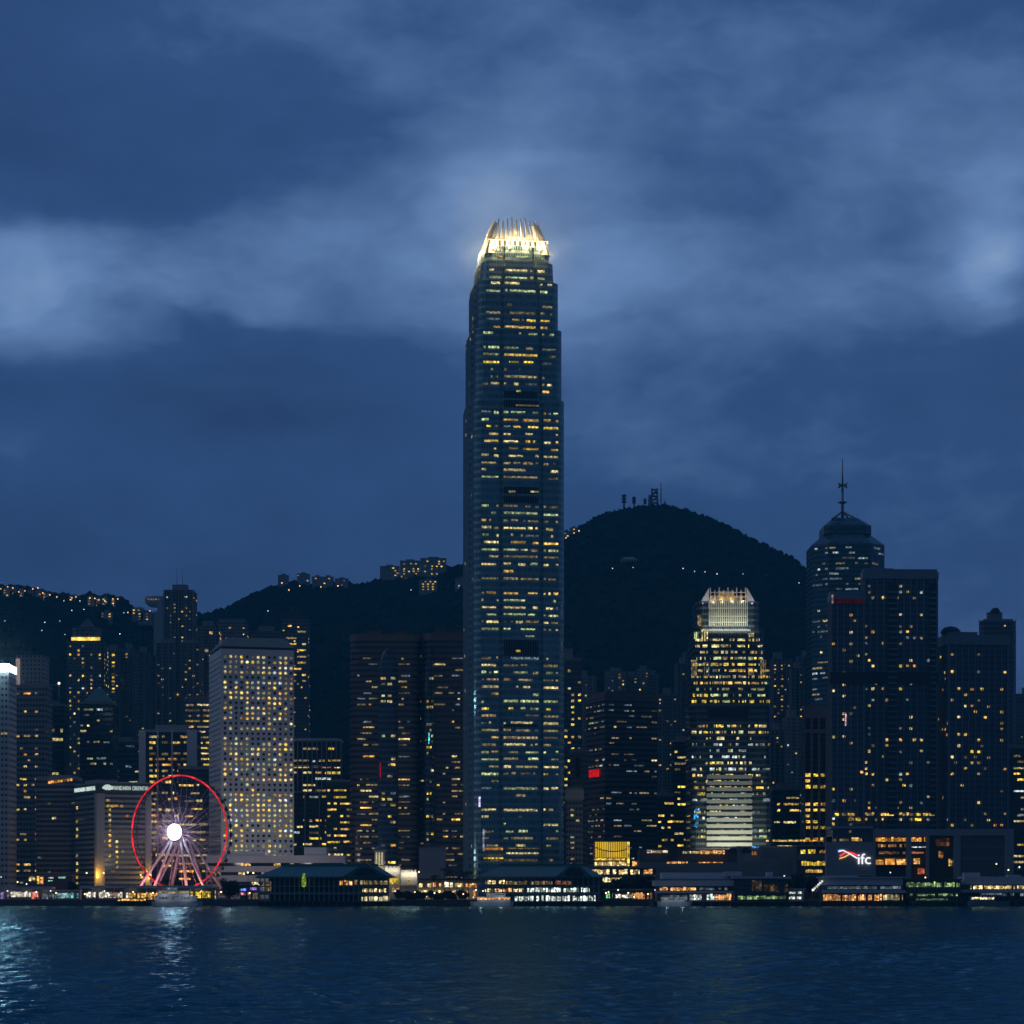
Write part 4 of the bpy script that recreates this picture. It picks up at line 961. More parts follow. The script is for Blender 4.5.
flats('dim tower squeezed beside the glass tower with the mast', (796, 798, 812), 656, 2260, 2, 'flatsb', 62, .03, MIX_RES, fins=(4, .5, .5), plant=[(.4, .9, 5, .3)])
flats('stepped grey flats with a few orange windows left of the mast tower', (789, 791, 804), 668, 2180, 2, 'flatsb', 63, .16, MIX_RES, fins=(4, .5, .5), zcut=60)
flats('grey gabled apartment block between the claw topped tower and the pink gridded block', (783, 786, 802), 717, 1950, 3, 'flatsw', 64, .10, MIX_COOL, fins=(3.6, .5, .5), plant=[(.2, .7, 6, .3)], zcut=30)
office('dark low office with yellow white lit floors beside the pink gridded block', (771, 773, 800), 790, 1680, 2, 'glassdark', 65, .42, MIX_YEL, pu=2.2, pv=4.2, run=6, z0=8)
flats('dull slim flats just right of the claw topped tower base', (768, 770, 785), 730, 1850, 2, 'flatsb', 66, .16, MIX_RES, fins=(4, .5, .5))
# --- pink stone grid
PINK = principled('pink_stone', (.32, .25, .24), .75, noise=.2)
t = tower('office_tower', 'pinkish stone office block with four bays of bright yellow windows', (802, 804, 834), 708, 1640, 3, C_['glassdark'], 'office block', None, 'box', plant=[(.1, .5, 2, .2)], trim=PINK, roof=PINK)
w, d, H = t.w, t.d, t.H
m = MB()
for i in range(5): x = -w / 2 + w * i / 4; m.box(max(-w / 2 - .3, x - .8), min(w / 2 + .3, x + .8), -d / 2 - .8, -d / 2 + .02, 0, H + 1)
m.box(-w / 2, w / 2, -d / 2 - .75, -d / 2 - .05, H - 7, H + 1); m.box(-w / 2, w / 2, -d / 2 - .75, -d / 2 - .05, H - 17, H - 14.5)
m.build('stone_grid', PINK, t.root)
r = random.Random(67); q = []; z = 12; pat = [1, 0, 1, 1, 0, 1, 0, 1, 0, 1, 1, 0, 1, 1, 0, .5, 1, .5]
for j in range(19):
    for i in range(4):
        if r.random() < (.86 if pat[j % len(pat)] == 1 else .25 if pat[j % len(pat)] == .5 else .06) and z < H - 24:
            x0 = w * (i + .5) / 4
            q.append(((-w / 2, -d / 2 - .1), (1, 0), x0 + r.uniform(-.4, .4), z, w / 4 * r.uniform(.5, .72), r.uniform(1.6, 2.4), pick([(YELL, 6), (WARM, 3), (ORNG, 1)], r)))
    z += 3.95
put_windows(t.root, q)

# --- blue residential-hotel towers on the right
def blue_tower(label, px, ytop, Y, th, seed, prob, plant, band=None, mix=MIX_RES, dark_col=None, name='hotel_tower'):
    t = tower(name, label, px, ytop, Y, th, C_['fourst'], 'tower block', None, 'box', plant=plant, trim=BLUESTEEL, fins=(4.4, .6, .7), roof=BLUESTEEL)
    w, d, H = t.w, t.d, t.H
    m = MB(); m.box(-w / 2 - .9, w / 2 + .9, -d / 2 - .95, d / 2 + .9, H - 4.6, H - .2); m.build('parapet_band', BLUESTEEL, t.root)
    if band:
        for p0, p1 in band:
            m = MB(); m.box(-w / 2 - .8, w / 2 + .8, -d / 2 - .85, d / 2 + .8, Z(p1, Y) - 3, Z(p0, Y) - 3); m.build('plant_band', DARKST, t.root)
    if dark_col:
        for a, b in dark_col:
            m = MB(); m.box(-w / 2 + w * a, -w / 2 + w * b, -d / 2 - 1.0, -d / 2 + .02, 0, H - 7.1)
            m.build('balcony_shaft', DARKST, t.root)
            m = MB(); z = 6
            while z < H - 10: m.box(-w / 2 + w * a + .2, -w / 2 + w * b - .2, -d / 2 - 1.9, -d / 2 - 1.01, z, z + 1.1); z += 3.6
            m.build('balcony_slat', BLUESTEEL, t.root)
    q = grid_windows(t, seed, 'front', 2.2, 3.6, 1.6, 1.7, prob, mix, z0=12, z1=H - 8, out=.12, rowvar=.7, colvar=.8)
    if px[1] - px[0] > 3: q += grid_windows(t, seed + 9, 'left', 2.2, 3.6, 1.6, 1.7, prob * .8, mix, z0=12, z1=H - 8, out=.12)
    if name == 'hotel_tower' and px[2] < 940:
        rr = random.Random(seed)
        for py in (813.5, 818.5):
            u = 2.0
            while u < w - 4:
                if rr.random() < (.8 if py < 815 else .45): q.append(((-w / 2, -d / 2 - .75), (1, 0), u + 1.6, Z(py + 1, Y) - 3, rr.uniform(2.2, 4.2), 1.5, pick([(YELL, 3), (WARM, 2), (DIMW, 2)], rr)))
                u += 4.4
    put_windows(t.root, q, deep=.5); return t
t = blue_tower('tall blue hotel tower with a dark balcony shaft, in front of the mast tower', (862, 864, 937), 571.5, 1530, 2, 68, .10, [(.02, .4, 1.5, .05), (.44, .97, 1.0, .1)], [(672, 684)], dark_col=[(.33, .45), (.90, .985)])
t = blue_tower('lower dark wing of the blue hotel tower with a dull red band under its top', (829, 831, 864), 594, 1500, 1, 69, .07, [], [(672, 684)])
m = MB(); m.box(-t.w / 2, t.w / 2, -t.d / 2 - 1.2, -t.d / 2 - .96, t.H - 6, t.H - 3); m.build('red_band', glow('lit_dull_red', (.55, .04, .05), .03, vary=.6, hue=0), t.root)
m = MB(); m.box(-t.w / 2 + .2, -t.w / 2 + 1.2, -t.d / 2 - 1.45, -t.d / 2 - 1.2, t.H - 6, t.H - .5); m.build('lit_edge', glow('lit_edge', (1, .7, .6), .5), t.root)
m = MB(); x = -t.w * .08; m.box(x, x + .7, -t.d / 2 - 1.1, -t.d / 2 - .8, Z(726, 1500) - 3, Z(714, 1500) - 3); m.build('light_strip', glow('lit_pink', (1, .6, .8), .9), t.root)
t = blue_tower('wide blue hotel tower with a domed roof and orange windows near the right edge', (938, 949, 1008), 637, 1530, 10, 70, .10, [(.02, .5, 3.0, .1), (.55, .75, 1.5, .3)], None, MIX_ORG)
m = MB(); m.lathe([(6.5, t.H + 3.5), (6.0, t.H + 5.4), (4.2, t.H + 7), (1.5, t.H + 7.8), (.1, t.H + 8)], 14, (-t.w * .38, 0)); m.build('roof_dome', DARKST, t.root)
t = flats('plain dark tower with a stepped top behind the domed hotel tower', (978, 980, 1017), 621, 1800, 3, 'fourst', 71, .04, MIX_ORG, shape='cham', k=3, plant=[(.22, .62, 6, .3)], name='office_tower', cat='office block', trim=BLUESTEEL)
m = MB(); m.prism([(-t.w * .22, -3), (t.w * .06, -3), (t.w * .06, 3), (-t.w * .22, 3)], t.H + 6.5, t.H + 10, [(-t.w * .12, -2), (t.w * .0, -2), (t.w * .0, 2), (-t.w * .12, 2)]); m.build('stepped_cap', DARKST, t.root)
office('black glass block with a few pale floors cut by the right photo edge', (1007, 1009, 1060), 748, 1640, 2, 'glassdark', 72, .30, [(PALE, 3), (YELL, 2), (DIMW, 3), (COOL, 1)], run=4, z0=10, plant=[(.0, .3, 2, .2)])
flats('hazy block of flats far behind at the right photo edge', (1010, 1012, 1050), 694, 2100, 2, 'flatsb', 73, .14, MIX_RES)
office('grey office block filling the gap behind the wheel and lettered hotel', (110, 110, 141), 742, 1900, 1, 'glassblue', 74, .10, MIX_COOL, z0=40)
flats('dim blue flats with a narrow lit stair above the lettered hotel', (62, 62, 82), 715, 2050, 1, 'flatsb', 75, .08, MIX_COOL)
# ================================================================== on the hills
def mast_tower_small(label, px, ytop, w, kind):
    Y = YR - 6; x = X(px, Y); zb = float(ground(x, Y)) - 2; H = Z(ytop, Y) - zb
    root = thing('radio_mast' if kind < 2 else 'radio_tower', label, 'antenna', (x, Y, zb))
    m = MB()
    if kind == 2:
        for sx, sy in ((-1, -1), (1, -1), (1, 1), (-1, 1)): m.tube((sx * w, sy * w, 0), (sx * w * .8, sy * w * .8, H), .9, .8)
        for k in range(6): z = H * (k + .5) / 6; m.box(-w, w, -w, w, z, z + 1.0)
        m.build('frame', DARKST, root)
        m = MB()
        for k in range(4): z = H * (.25 + .2 * k); m.tube((-w * .6 + (k % 2) * w, -w - 1.5, z), (-w * .6 + (k % 2) * w, -w - .3, z), 2.2, 2.2, 10)
        m.build('dish', BLUESTEEL, root)
    else:
        m.tube((0, 0, 0), (0, 0, H), w * .5, w * .28); m.build('pole', DARKST, root)
        m = MB()
        if kind == 1:
            for k in range(3): z = H * (.55 + .18 * k); m.lathe([(w * .7, z), (w * 1.2, z + .6), (w * 1.2, z + 2.6), (w * .7, z + 3.2)], 10)
            m.build('antenna_drum', DARKST, root)
        else:
            for k in range(3): z = H * (.3 + .2 * k); m.box(-w * .9, w * .9, -.3, .3, z, z + .7)
            m.build('crossbar', DARKST, root)
for (lb, px, yt, w, k) in (('short drum topped aerial at the left end of the row on the peak', 624, 495.5, 2.8, 1), ('small drum topped aerial, second from left on the peak', 634, 498, 2.2, 1), ('lowest stubby aerial in the middle of the peak row', 645, 500, 1.7, 1),
                           ('broad lattice tower hung with dishes on the peak top', 654.5, 488.5, 4.4, 2), ('tall thin needle mast beside the lattice tower on the peak', 661, 482.5, 1.5, 0), ('tiny post right of the needle mast on the peak', 665, 500, 1.4, 0), ('slim lattice tower with dishes joined to the broad one on the peak', 650, 495, 1.6, 2)):
    mast_tower_small(lb, px, yt, w, k)

def hill_block(label, px0, px1, ytop, Yd, seed, lit=.3, mix=MIX_ORG, name='hill_house', cat='house', h=None, gable=False, group='lit houses along the ridge'):
    h = h or 14; Y = min(Yd, slope_y((px0 + px1) / 2, ytop + h * F / 3300)) ; x0, x1 = X(px0, Y), X(px1, Y); cx = (x0 + x1) / 2; zt = Z(ytop, Y); zb = zt - h - min(6, h)
    t = Tower(); w = x1 - x0; d = min(w, 16); t.w, t.d = w, d
    root = thing(name, label, cat, (cx, Y + d / 2, zb), 0, group); H = zt - zb; t.H = H
    m = MB(); m.box(-w / 2, w / 2, -d / 2, d / 2, 0, H); m.build('wall', C_['flatsw'], root)
    m = MB()
    if gable: m.prism(footprint(w + 1, d + 1), H, H + min(4, w * .2), [(p[0] * .6, p[1] * .1) for p in footprint(w, d)])
    else: m.box(-w / 2 - .4, w / 2 + .4, -d / 2 - .4, d / 2 + .4, H, H + .6); m.box(-w * .2, w * .2, -d * .2, d * .3, H + .6, H + 3)
    m.build('roof', GREY, root)
    t.front = ((-w / 2, -d / 2), (1, 0), w)
    put_windows(root, grid_windows(t, seed, 'front', 3.2, 3.4, 2.3, 1.7, lit, mix, z0=max(0, H - (h or 14)), z1=H - 1), deep=.5)
RH = [(3, 9, 588.5, 'lit house nearest the left photo edge on the dark ridge'), (10, 17, 586.5, 'brightest lit villa on the left ridge, second from the photo edge'), (19, 23, 589, 'small dim cottage beside the bright villa on the left ridge'),
      (28, 34, 590.5, 'lit house at the start of the second cluster on the left ridge'), (35, 42, 590, 'tall lit house in the middle of the second left ridge cluster'), (43, 48, 592.5, 'low lit house closing the second left ridge cluster'),
      (69, 77, 595.5, 'pale lit house standing alone under trees on the left ridge'), (87, 94, 597, 'orange lit house on the left ridge above the pyramid capped tower'), (96, 101, 598, 'small house between two brighter ones above the pyramid capped tower'), (102, 107, 597.5, 'orange lit house right of the pyramid capped tower top'), (111, 115, 599, 'last small lit house before the ridge dips'),
      (101, 111, 612, 'low yellow lit lodge on the wooded slope below the ridge'), (132, 143, 608.5, 'long lit terrace with orange lights beside the bowl shaped tower'), (138, 151, 612, 'lower lit terrace with yellow strip below the bowl shaped tower')]
for i, (a, b, y, lb) in enumerate(RH):
    hill_block(lb, a, b, y, YR - 20 if y < 600 else YR - 130, 300 + i, .85, MIX_ORG if i % 3 else MIX_YEL, h=11, gable=i % 2 == 0)
RB = [(278, 288, 575.5, 'dark block of flats on the right hand wooded ridge, leftmost there'), (297, 309, 574, 'dark ridge block with two pale lights at its foot'), (312, 322, 577, 'squat dark ridge block, second of three close together'), (323, 333, 577, 'narrow dark ridge block beside the squat one'), (335, 348, 579, 'lowest dark ridge block before the tree line'),
      (380, 399, 566.5, 'long dark ridge block with a lit yellow top corner'), (400, 420, 561, 'left end of the big lit apartment row on the ridge left of the tallest tower'), (420.5, 446, 558.5, 'tall middle of the big lit apartment row left of the tallest tower'), (419, 437, 580, 'white lit house on the slope below the ridge apartment row'), (455, 470, 579, 'dim pale house on the slope touching the tallest tower')]
for i, (a, b, y, lb) in enumerate(RB):
    hill_block(lb, a, b, y, YR - 12 if y < 579.5 else YR - 110, 330 + i, (.06, .14, .12, .15, .08, .18, .4, .32, .55, .12)[i], MIX_YEL if i > 4 else MIX_RES, 'hill_block', 'apartment block', h=26 if i in (6, 7) else 14, group='blocks along the ridge')
hill_block('pale oval lookout house in the middle of the dark peak slope', 621, 637, 559.5, YR - 350, 350, .8, [(DIMB, 3), (DIMW, 2), (PALE, 1)], h=1.2, gable=True, group='houses on the peak slope')
hill_block('bright orange lit house where the peak slope meets the tallest tower', 563, 570, 531.5, YR - 10, 351, .8, MIX_ORG, h=8, group='houses on the peak slope')
hill_block('small lit house climbing the peak skyline beside the tallest tower', 570, 578, 528, YR - 8, 352, .5, MIX_YEL, h=7, group='houses on the peak slope')

def bowl_tower():
    Y = YR - 260; x = X(156.5, Y); zb = float(ground(x, Y)) - 4; s = Y / F
    root = thing('lookout_tower', 'wok shaped lookout building at the ridge gap, left of the tallest dark flats', 'lookout', (x, Y, zb)); z = lambda py: Z(py, Y) - zb
    m = MB(); m.box(-2 * s, 6 * s, -7, 7, 0, z(612)); m.box(1.5 * s, 6 * s, -6, 6, z(612), z(603)); m.build('stem', PALE_STONE, root)
    m = MB(); pr = []
    for i in range(7): a = i / 6; pr.append((s * (3 + 9 * math.sin(a * math.pi / 2)), z(607.5) + (z(598.5) - z(607.5)) * (1 - math.cos(a * math.pi / 2))))
    m.smooth = True; m.lathe(pr, 24); m.smooth = False; m.lathe([(s * 12, z(598.5)), (s * 11.2, z(596.8)), (s * 10.5, z(596.4))], 24); o = m.build('bowl', PALE_STONE, root); o.scale = (1, .4, 1)
    m = MB()
    for k in range(5): m.box(s * (-8 + 2.6 * k), s * (-6.6 + 2.6 * k), -s * 4.9, -s * 4.4, z(600.5), z(599.2))
    m.build('lit_strip', DIMW, root)
bowl_tower()

def street_lamps():
    POST = DARKST; hd = {'w': glow('lamp_warm', (1, .66, .28), 3.2, vary=.35), 'o': glow('lamp_orange', (1, .42, .1), 3.0, vary=.3), 'c': glow('lamp_cool', (.85, .95, 1), 1.9, vary=.4)}
    first = {}
    def make(key, label, h, rad, cat='street lamp', group=None):
        r = thing('street_lamp', label, cat, (0, 0, 0), 0, group)
        m = MB(); m.tube((0, 0, 0), (0, 0, h), .14, .09, 6); m.tube((0, 0, h), (0, -1.0, h + .2), .08, .07, 6); m.build('post', POST, r)
        m = MB(); m.lathe([(rad * .3, h - rad), (rad, h - rad * .3), (rad * .9, h + rad * .5), (rad * .2, h + rad)], 10, (0, -1.1)); m.build('lamp_head', hd[key], r); return r
    protos = {}
    def put(kind, x, y, z):
        key, label, h, rad, grp = kind
        if kind not in protos: o = protos[kind] = make(key, label, h, rad, group=grp)
        else: o = copy_tree(protos[kind])
        o.location = (x, y, z)
    HILLW = ('c', 'small white lamp glowing among the trees on the dark hill', 7.0, .55, 'lamps on the dark hill'); HILLO = ('o', 'small orange lamp glowing on the wooded ridge', 7.0, .8, 'orange lamps on the ridge')
    for px, py in ((633, 567.5), (612.5, 568.5), (683, 568.5), (694.5, 571.5), (717, 574), (743, 574), (766.5, 575.5), (799, 583), (42, 630.5), (65, 634.5), (5, 621), (60, 621), (45, 622.5), (72, 610.5), (84, 609.5), (120, 634), (268, 611), (64, 601), (80, 601), (124, 613), (411, 590), (459, 586), (705, 572)):
        Y = slope_y(px, py + 4); x = X(px, Y)
        put(HILLW, x, Y, Z(py, Y) - 7.0)
    for px, py in ((1, 589), (25, 591), (50, 595), (118, 599), (105, 601), (282, 583), (289, 590), (300, 586), (321, 587), (338, 586), (8, 587), (13, 588), (19, 592), (33, 589), (38, 588), (43, 593), (57, 597), (72, 598), (76, 597), (90, 598), (95, 598.5), (99, 600), (113, 599), (134, 610), (139, 609), (143, 612), (150, 611), (136, 613), (566, 538), (574, 533), (579, 531), (128, 612.5), (147, 614)):
        Y = YR - 60; put(HILLO, X(px, Y), Y, Z(py, Y) - 7.0)
    # waterfront promenade
    PW = ('w', 'warm globe lamp on a thin dark post along the promenade', 7.0, .42, 'lamps along the promenade'); PC = ('c', 'cool white lamp on a thin dark post along the promenade', 7.0, .38, 'white lamps along the promenade')
    for i, (px, py, k) in enumerate(((1.5, 877, PC), (18, 882, PW), (27, 884, PC), (51, 891, PC), (87, 873, PW), (98, 877.5, PC), (104, 873, PW), (118, 899, PW), (147, 893, PC), (141, 875, PW), (248, 872.5, PW), (253.5, 873, PW), (254, 885, PC), (259, 885, PC), (280, 889, PC), (419, 872, PW), (473, 884, PW), (476, 890, PC), (606, 893, PW), (618, 890, PC), (623, 896, PW), (634, 897, PW), (655, 890, PC), (672, 890.5, PW), (676, 877, PC), (685, 876.5, PW), (720, 888, PC), (728, 888, PC), (784, 876, PC), (838, 877, PC), (890, 872.5, PC), (925, 877.5, PW), (967, 893, PC), (1019, 867, PC), (1008, 870, PW), (996, 864, PW)) + tuple((8 + i * 23.7 + (i * 41 % 9), 891 + (i * 17 % 4), PW if i % 4 else PC) for i in range(43))):
        Y = 1330.0 if py < 886 else 1304.0
        put(k, X(px, Y), Y, Z(py, Y) - 7.0)
street_lamps()

# ================================================================== ferris wheel
def ferris_wheel():
    Y = 1380.0; s = Y / F; root = thing('ferris_wheel', 'giant ferris wheel with a red lit rim and blazing white hub', 'ferris wheel', (X(181.3, Y), Y, 3.0), R(-26.5))
    # in its own frame the wheel stands in the xz plane and its axle points along -y
    zc = Z(832.3, Y) - 3; Rr = 58.5 * s; SP = principled('wheel_steel', (.72, .70, .72), .45, noise=.08)
    red = glow('rim_red_light', (1, .022, .035), .95, vary=.45, pane=2.2, hue=.05, sample=True)
    m = MB(); n = 72
    pt = lambda r, i, y: (r * math.cos(2 * math.pi * i / n), y, zc + r * math.sin(2 * math.pi * i / n))
    for y in (-2.0, 2.0): m.path([pt(Rr - 1.2, i, y) for i in range(n + 1)], .28, 5)
    for i in range(0, n, 2): m.tube(pt(Rr - 1.2, i, -2), pt(Rr - 1.2, i + 1, 2), .14, .14, 4)
    m.build('rim', DARKST, root)
    m = MB(); m.path([pt(Rr - 1.0, i, -2.45) for i in range(n + 1)], .42, 6); m.build('rim_light', red, root)
    m = MB()
    for r_ in (Rr * .62, Rr * .42): m.path([pt(r_, i, -1.2) for i in range(0, n + 1, 2)], .10, 4)
    m.build('brace_ring', SP, root)
    m = MB()
    for i in range(21):
        a = 2 * math.pi * i / 21
        for y0, y1 in ((-4.2, -2.0), (4.2, 2.0)): m.tube((1.6 * math.cos(a), y0, zc + 1.6 * math.sin(a)), ((Rr - 1.2) * math.cos(a), y1, zc + (Rr - 1.2) * math.sin(a)), .14, .11, 4)
    m.build('spoke', SP, root)
    m = MB(); m.tube((0, -6.6, zc), (0, 5.2, zc), 1.7, 1.9, 20); m.build('axle', SP, root)
    m = MB(); m.tube((0, -6.45, zc), (0, -5.6, zc), 4.9, 4.9, 32); m.build('hub_light_shield', DARKST, root)  # disc added behind the screen to keep its light off the legs
    m = MB(); m.tube((0, -7.3, zc), (0, -6.5, zc), 4.5, 4.5, 32); m.build('hub_screen', glow('hub_white_light', (.93, .92, 1), 18, vary=.02, hue=0, sample=True), root)
    lamp(root, (0, -16, zc), 2200, (.9, .66, 1), 2.0); lamp(root, (0, -5.0, zc + 7.0), 420, (.72, .55, 1), .8); lamp(root, (6, -5.0, zc - 2), 380, (.9, .6, 1), .8)  # lamps added round the hub, to light spokes and legs
    for y in (-1, 1):
        for tx in (-27, -15, 11, 25):
            m = MB(); m.tube((math.copysign(1.2, tx), y * 3.4, zc), (tx, y * 9.5, 1.0), .62, .85, 10); m.build('leg', SP, root)
    for k, (x, c) in enumerate(((-18, (1, .25, .3)), (0, (1, .45, .5)), (18, (1, .3, .22)))): lamp(root, (x, -15, 5), 6500, c, 1.0)
    cab = MB(); cab.smooth = True; cab.lathe([(.25, -2.9), (.8, -2.8), (1.0, -2.2), (1.0, -1.1), (.7, -.6), (.2, -.4)], 10); cm = cab.mesh('gondola', principled('gondola_glass', (.10, .11, .14), .15, spec=.8))
    for i in range(42):
        a = 2 * math.pi * i / 42; o = bpy.data.objects.new('gondola', cm); COL.objects.link(o); o.parent = root
        o.location = ((Rr + .0) * math.cos(a), .3, zc + Rr * math.sin(a))
    glow_volume((root.location.x - 3, root.location.y - 6, 3 + zc), 30.0, .013, (.86, .72, 1))  # volume added to give the hub its violet glow
    m = MB(); m.box(-24, 24, -13, 13, 0, 1.0); m.box(-9, 9, -10, 10, 1.0, 2.2); m.build('boarding_deck', GREY, root)
ferris_wheel()

# ================================================================== trees
LEAF = principled('leaves', (.035, .06, .03), .7, noise=.5, nscale=.6)
BARK = principled('bark', (.08, .06, .045), .9)
def tree(label, px, ytop, ybase, Y, wpx, seed, name='tree', group=None, copies=()):
    r = random.Random(seed); x = X(px, Y); zb = max(3.2, Z(ybase, Y)) if ybase else 3.2
    H = Z(ytop, Y) - zb; cr = wpx * Y / F / 2
    root = thing(name, label, 'tree', (x, Y, zb), 0, group)
    m = MB(); th = H * .12; m.tube((0, 0, 0), (.1, 0, th), .35, .25, 8)
    tips = []
    for i in range(6):
        a = i * 1.05 + r.random(); l = cr * r.uniform(.4, .75); p = (l * math.cos(a), l * math.sin(a), th + (H - th) * r.uniform(.25, .7)); m.tube((.1, 0, th * .9), p, .2, .07, 6); tips.append(p)
    m.build('trunk', BARK, root)
    m = MB(); cl = []
    for i in range(26):
        a, e = r.uniform(0, 6.28), r.uniform(-.6, 1.0); q = r.uniform(.2, .85) * (1 - .35 * abs(e))
        cl.append((cr * q * math.cos(a), cr * q * math.sin(a), H * (.50 + .40 * (e if e > 0 else e * 1.6) * (.4 + .6 * q)), cr * r.uniform(.24, .40)))
    for (cx, cy, cz, rr) in cl:
        for k in range(58):
            d = Vector((r.gauss(0, 1), r.gauss(0, 1), r.gauss(0, .8))).normalized() * rr * r.uniform(.5, 1.1); c = Vector((cx, cy, cz)) + d
            u = Vector((r.gauss(0, 1), r.gauss(0, 1), r.gauss(0, 1))).normalized(); v = u.cross(d).normalized() if d.length else u; sz = r.uniform(.5, .95)
            m.quad(c - u * sz, c - v * sz * .6, c + u * sz, c + v * sz * .6)
    m.build('crown', LEAF, root); return root
def palm(px, ytop, Y, seed, label, group):
    r = random.Random(seed); root = thing('palm_tree', label, 'palm tree', (X(px, Y), Y, 3.1), 0, group); H = Z(ytop, Y) - 3.1 - 1.2
    m = MB(); m.path([(0, 0, 0), (.15, 0, H * .4), (.1, .1, H * .75), (.3, .1, H)], .22, 8); m.build('trunk', BARK, root)
    m = MB()
    for i in range(16):
        a = i * .393 + r.uniform(-.15, .15); L = r.uniform(2.6, 3.8); up = r.uniform(.1, 1.0); pts = []
        for k in range(6): t = k / 5; pts.append(Vector((.3 + math.cos(a) * L * t, .1 + math.sin(a) * L * t, H + up * 1.6 * t - 2.1 * t * t)))
        for p, q in zip(pts, pts[1:]):
            sd = Vector((-math.sin(a), math.cos(a), 0))
            for sgn in (1, -1): m.quad(p, q, q + sd * sgn * .55 - Vector((0, 0, .35)), p + sd * sgn * .6 - Vector((0, 0, .3)))
    m.build('crown', LEAF, root)
tree('round dark tree at the foot of the ferris wheel, right of its legs', 229.5, 876, None, 1318, 24, 1)
tree('small dark tree behind the left promenade beside the hotel wing', 73, 879, None, 1340, 14, 2)
for i, (px, yt, w) in enumerate(((616, 874, 18), (626, 869, 20), (638, 871, 22), (649, 876, 18), (607, 882, 14))):
    tree(('dark bushy tree at the left of the clump below the yellow glass hall', 'tallest dark tree in the clump below the yellow glass hall', 'broad dark tree in the middle of the clump below the glass hall', 'dark tree at the right of the clump beside the white pier', 'smallest dark tree of the clump beside the green roofed pier')[i], px, yt, None, 1325, w, 10 + i, group='trees below the yellow hall')
for i, (px, yt, w) in enumerate(((797, 868, 22), (812, 872, 18), (785, 873, 14))):
    tree(('dark rounded tree in front of the yellow podium strips', 'lower dark tree beside the string of lights on the pier end', 'dark tree between the glass pier block and the podium strips')[i], px, yt, None, 1330, w, 20 + i, group='trees by the podium')
for i, (px, yt) in enumerate(((444, 866), (449, 871), (456, 868), (463, 872), (468, 869), (434, 873))):
    palm(px, yt, 1345, 30 + i, 'palm with drooping fronds in front of the lit restaurants', 'palms in front of the restaurants')
for i in range(12):
    tree('low dark shrub in the row before the white lit restaurants', 398 + i * 6.0 + (i * 53 % 7) * .5, 888.5 + (i * 37 % 5) * 1.2, None, 1308, 7 + (i * 29 % 6), 50 + i, name='shrub', group='shrubs before the restaurants')

# ================================================================== the waterfront: piers, promenade, podiums
def deck(root, x0, x1, y0, y1, z=2.6):
    m = MB(); m.box(x0, x1, y0, y1, z - .7, z)
    n = max(3, int((x1 - x0) / 4))
    for i in range(n + 1): x = x0 + (x1 - x0) * i / n; m.tube((x, y0 + .4, -4), (x, y0 + .4, z - .6), .35, .35, 6)
    m.box(x0 + .2, x1 - .2, y0 + 1.2, y1, -3, z - .7); m.build('deck', DKDECK, root)
DKDECK = principled('pier_concrete', (.09, .085, .08), .85, noise=.4)
CREAM = principled('cream_plaster', (.62, .58, .48), .7, noise=.12)
SHOPW = glow('shop_white', (.85, 1, .88), 0.98, vary=.95, pane=.85); SHOPY = glow('shop_yellow', (1, .74, .3), 0.98, vary=.95, pane=.85); SHOPO = glow('shop_orange', (1, .42, .1), 0.81, vary=.95, pane=.85)
GRND = glow('dim_green', (.5, .8, .3), .28, vary=.9, pane=1.2)

def strips(root, rows, Y, zb, cxp, yfront, name='lit_window', seed=0):
    """rows: (px0, px1, py0, py1, material, pane px) split into separate lit panes"""
    r = random.Random(seed)
    for (a, b, p0, p1, mm, st) in rows:
        u = a
        while u < b - .3:
            v = min(u + st * r.uniform(.8, 1.2), b)
            if r.random() < .86:
                m = MB(); hh = (p1 - p0); m.box((u - cxp) * Y / F, (v - .35 - cxp) * Y / F, yfront - .06, yfront + .2, Z(p1, Y) - zb, Z(p0 + r.uniform(0, .25) * hh, Y) - zb); m.build(name, mm, root)
            u = v

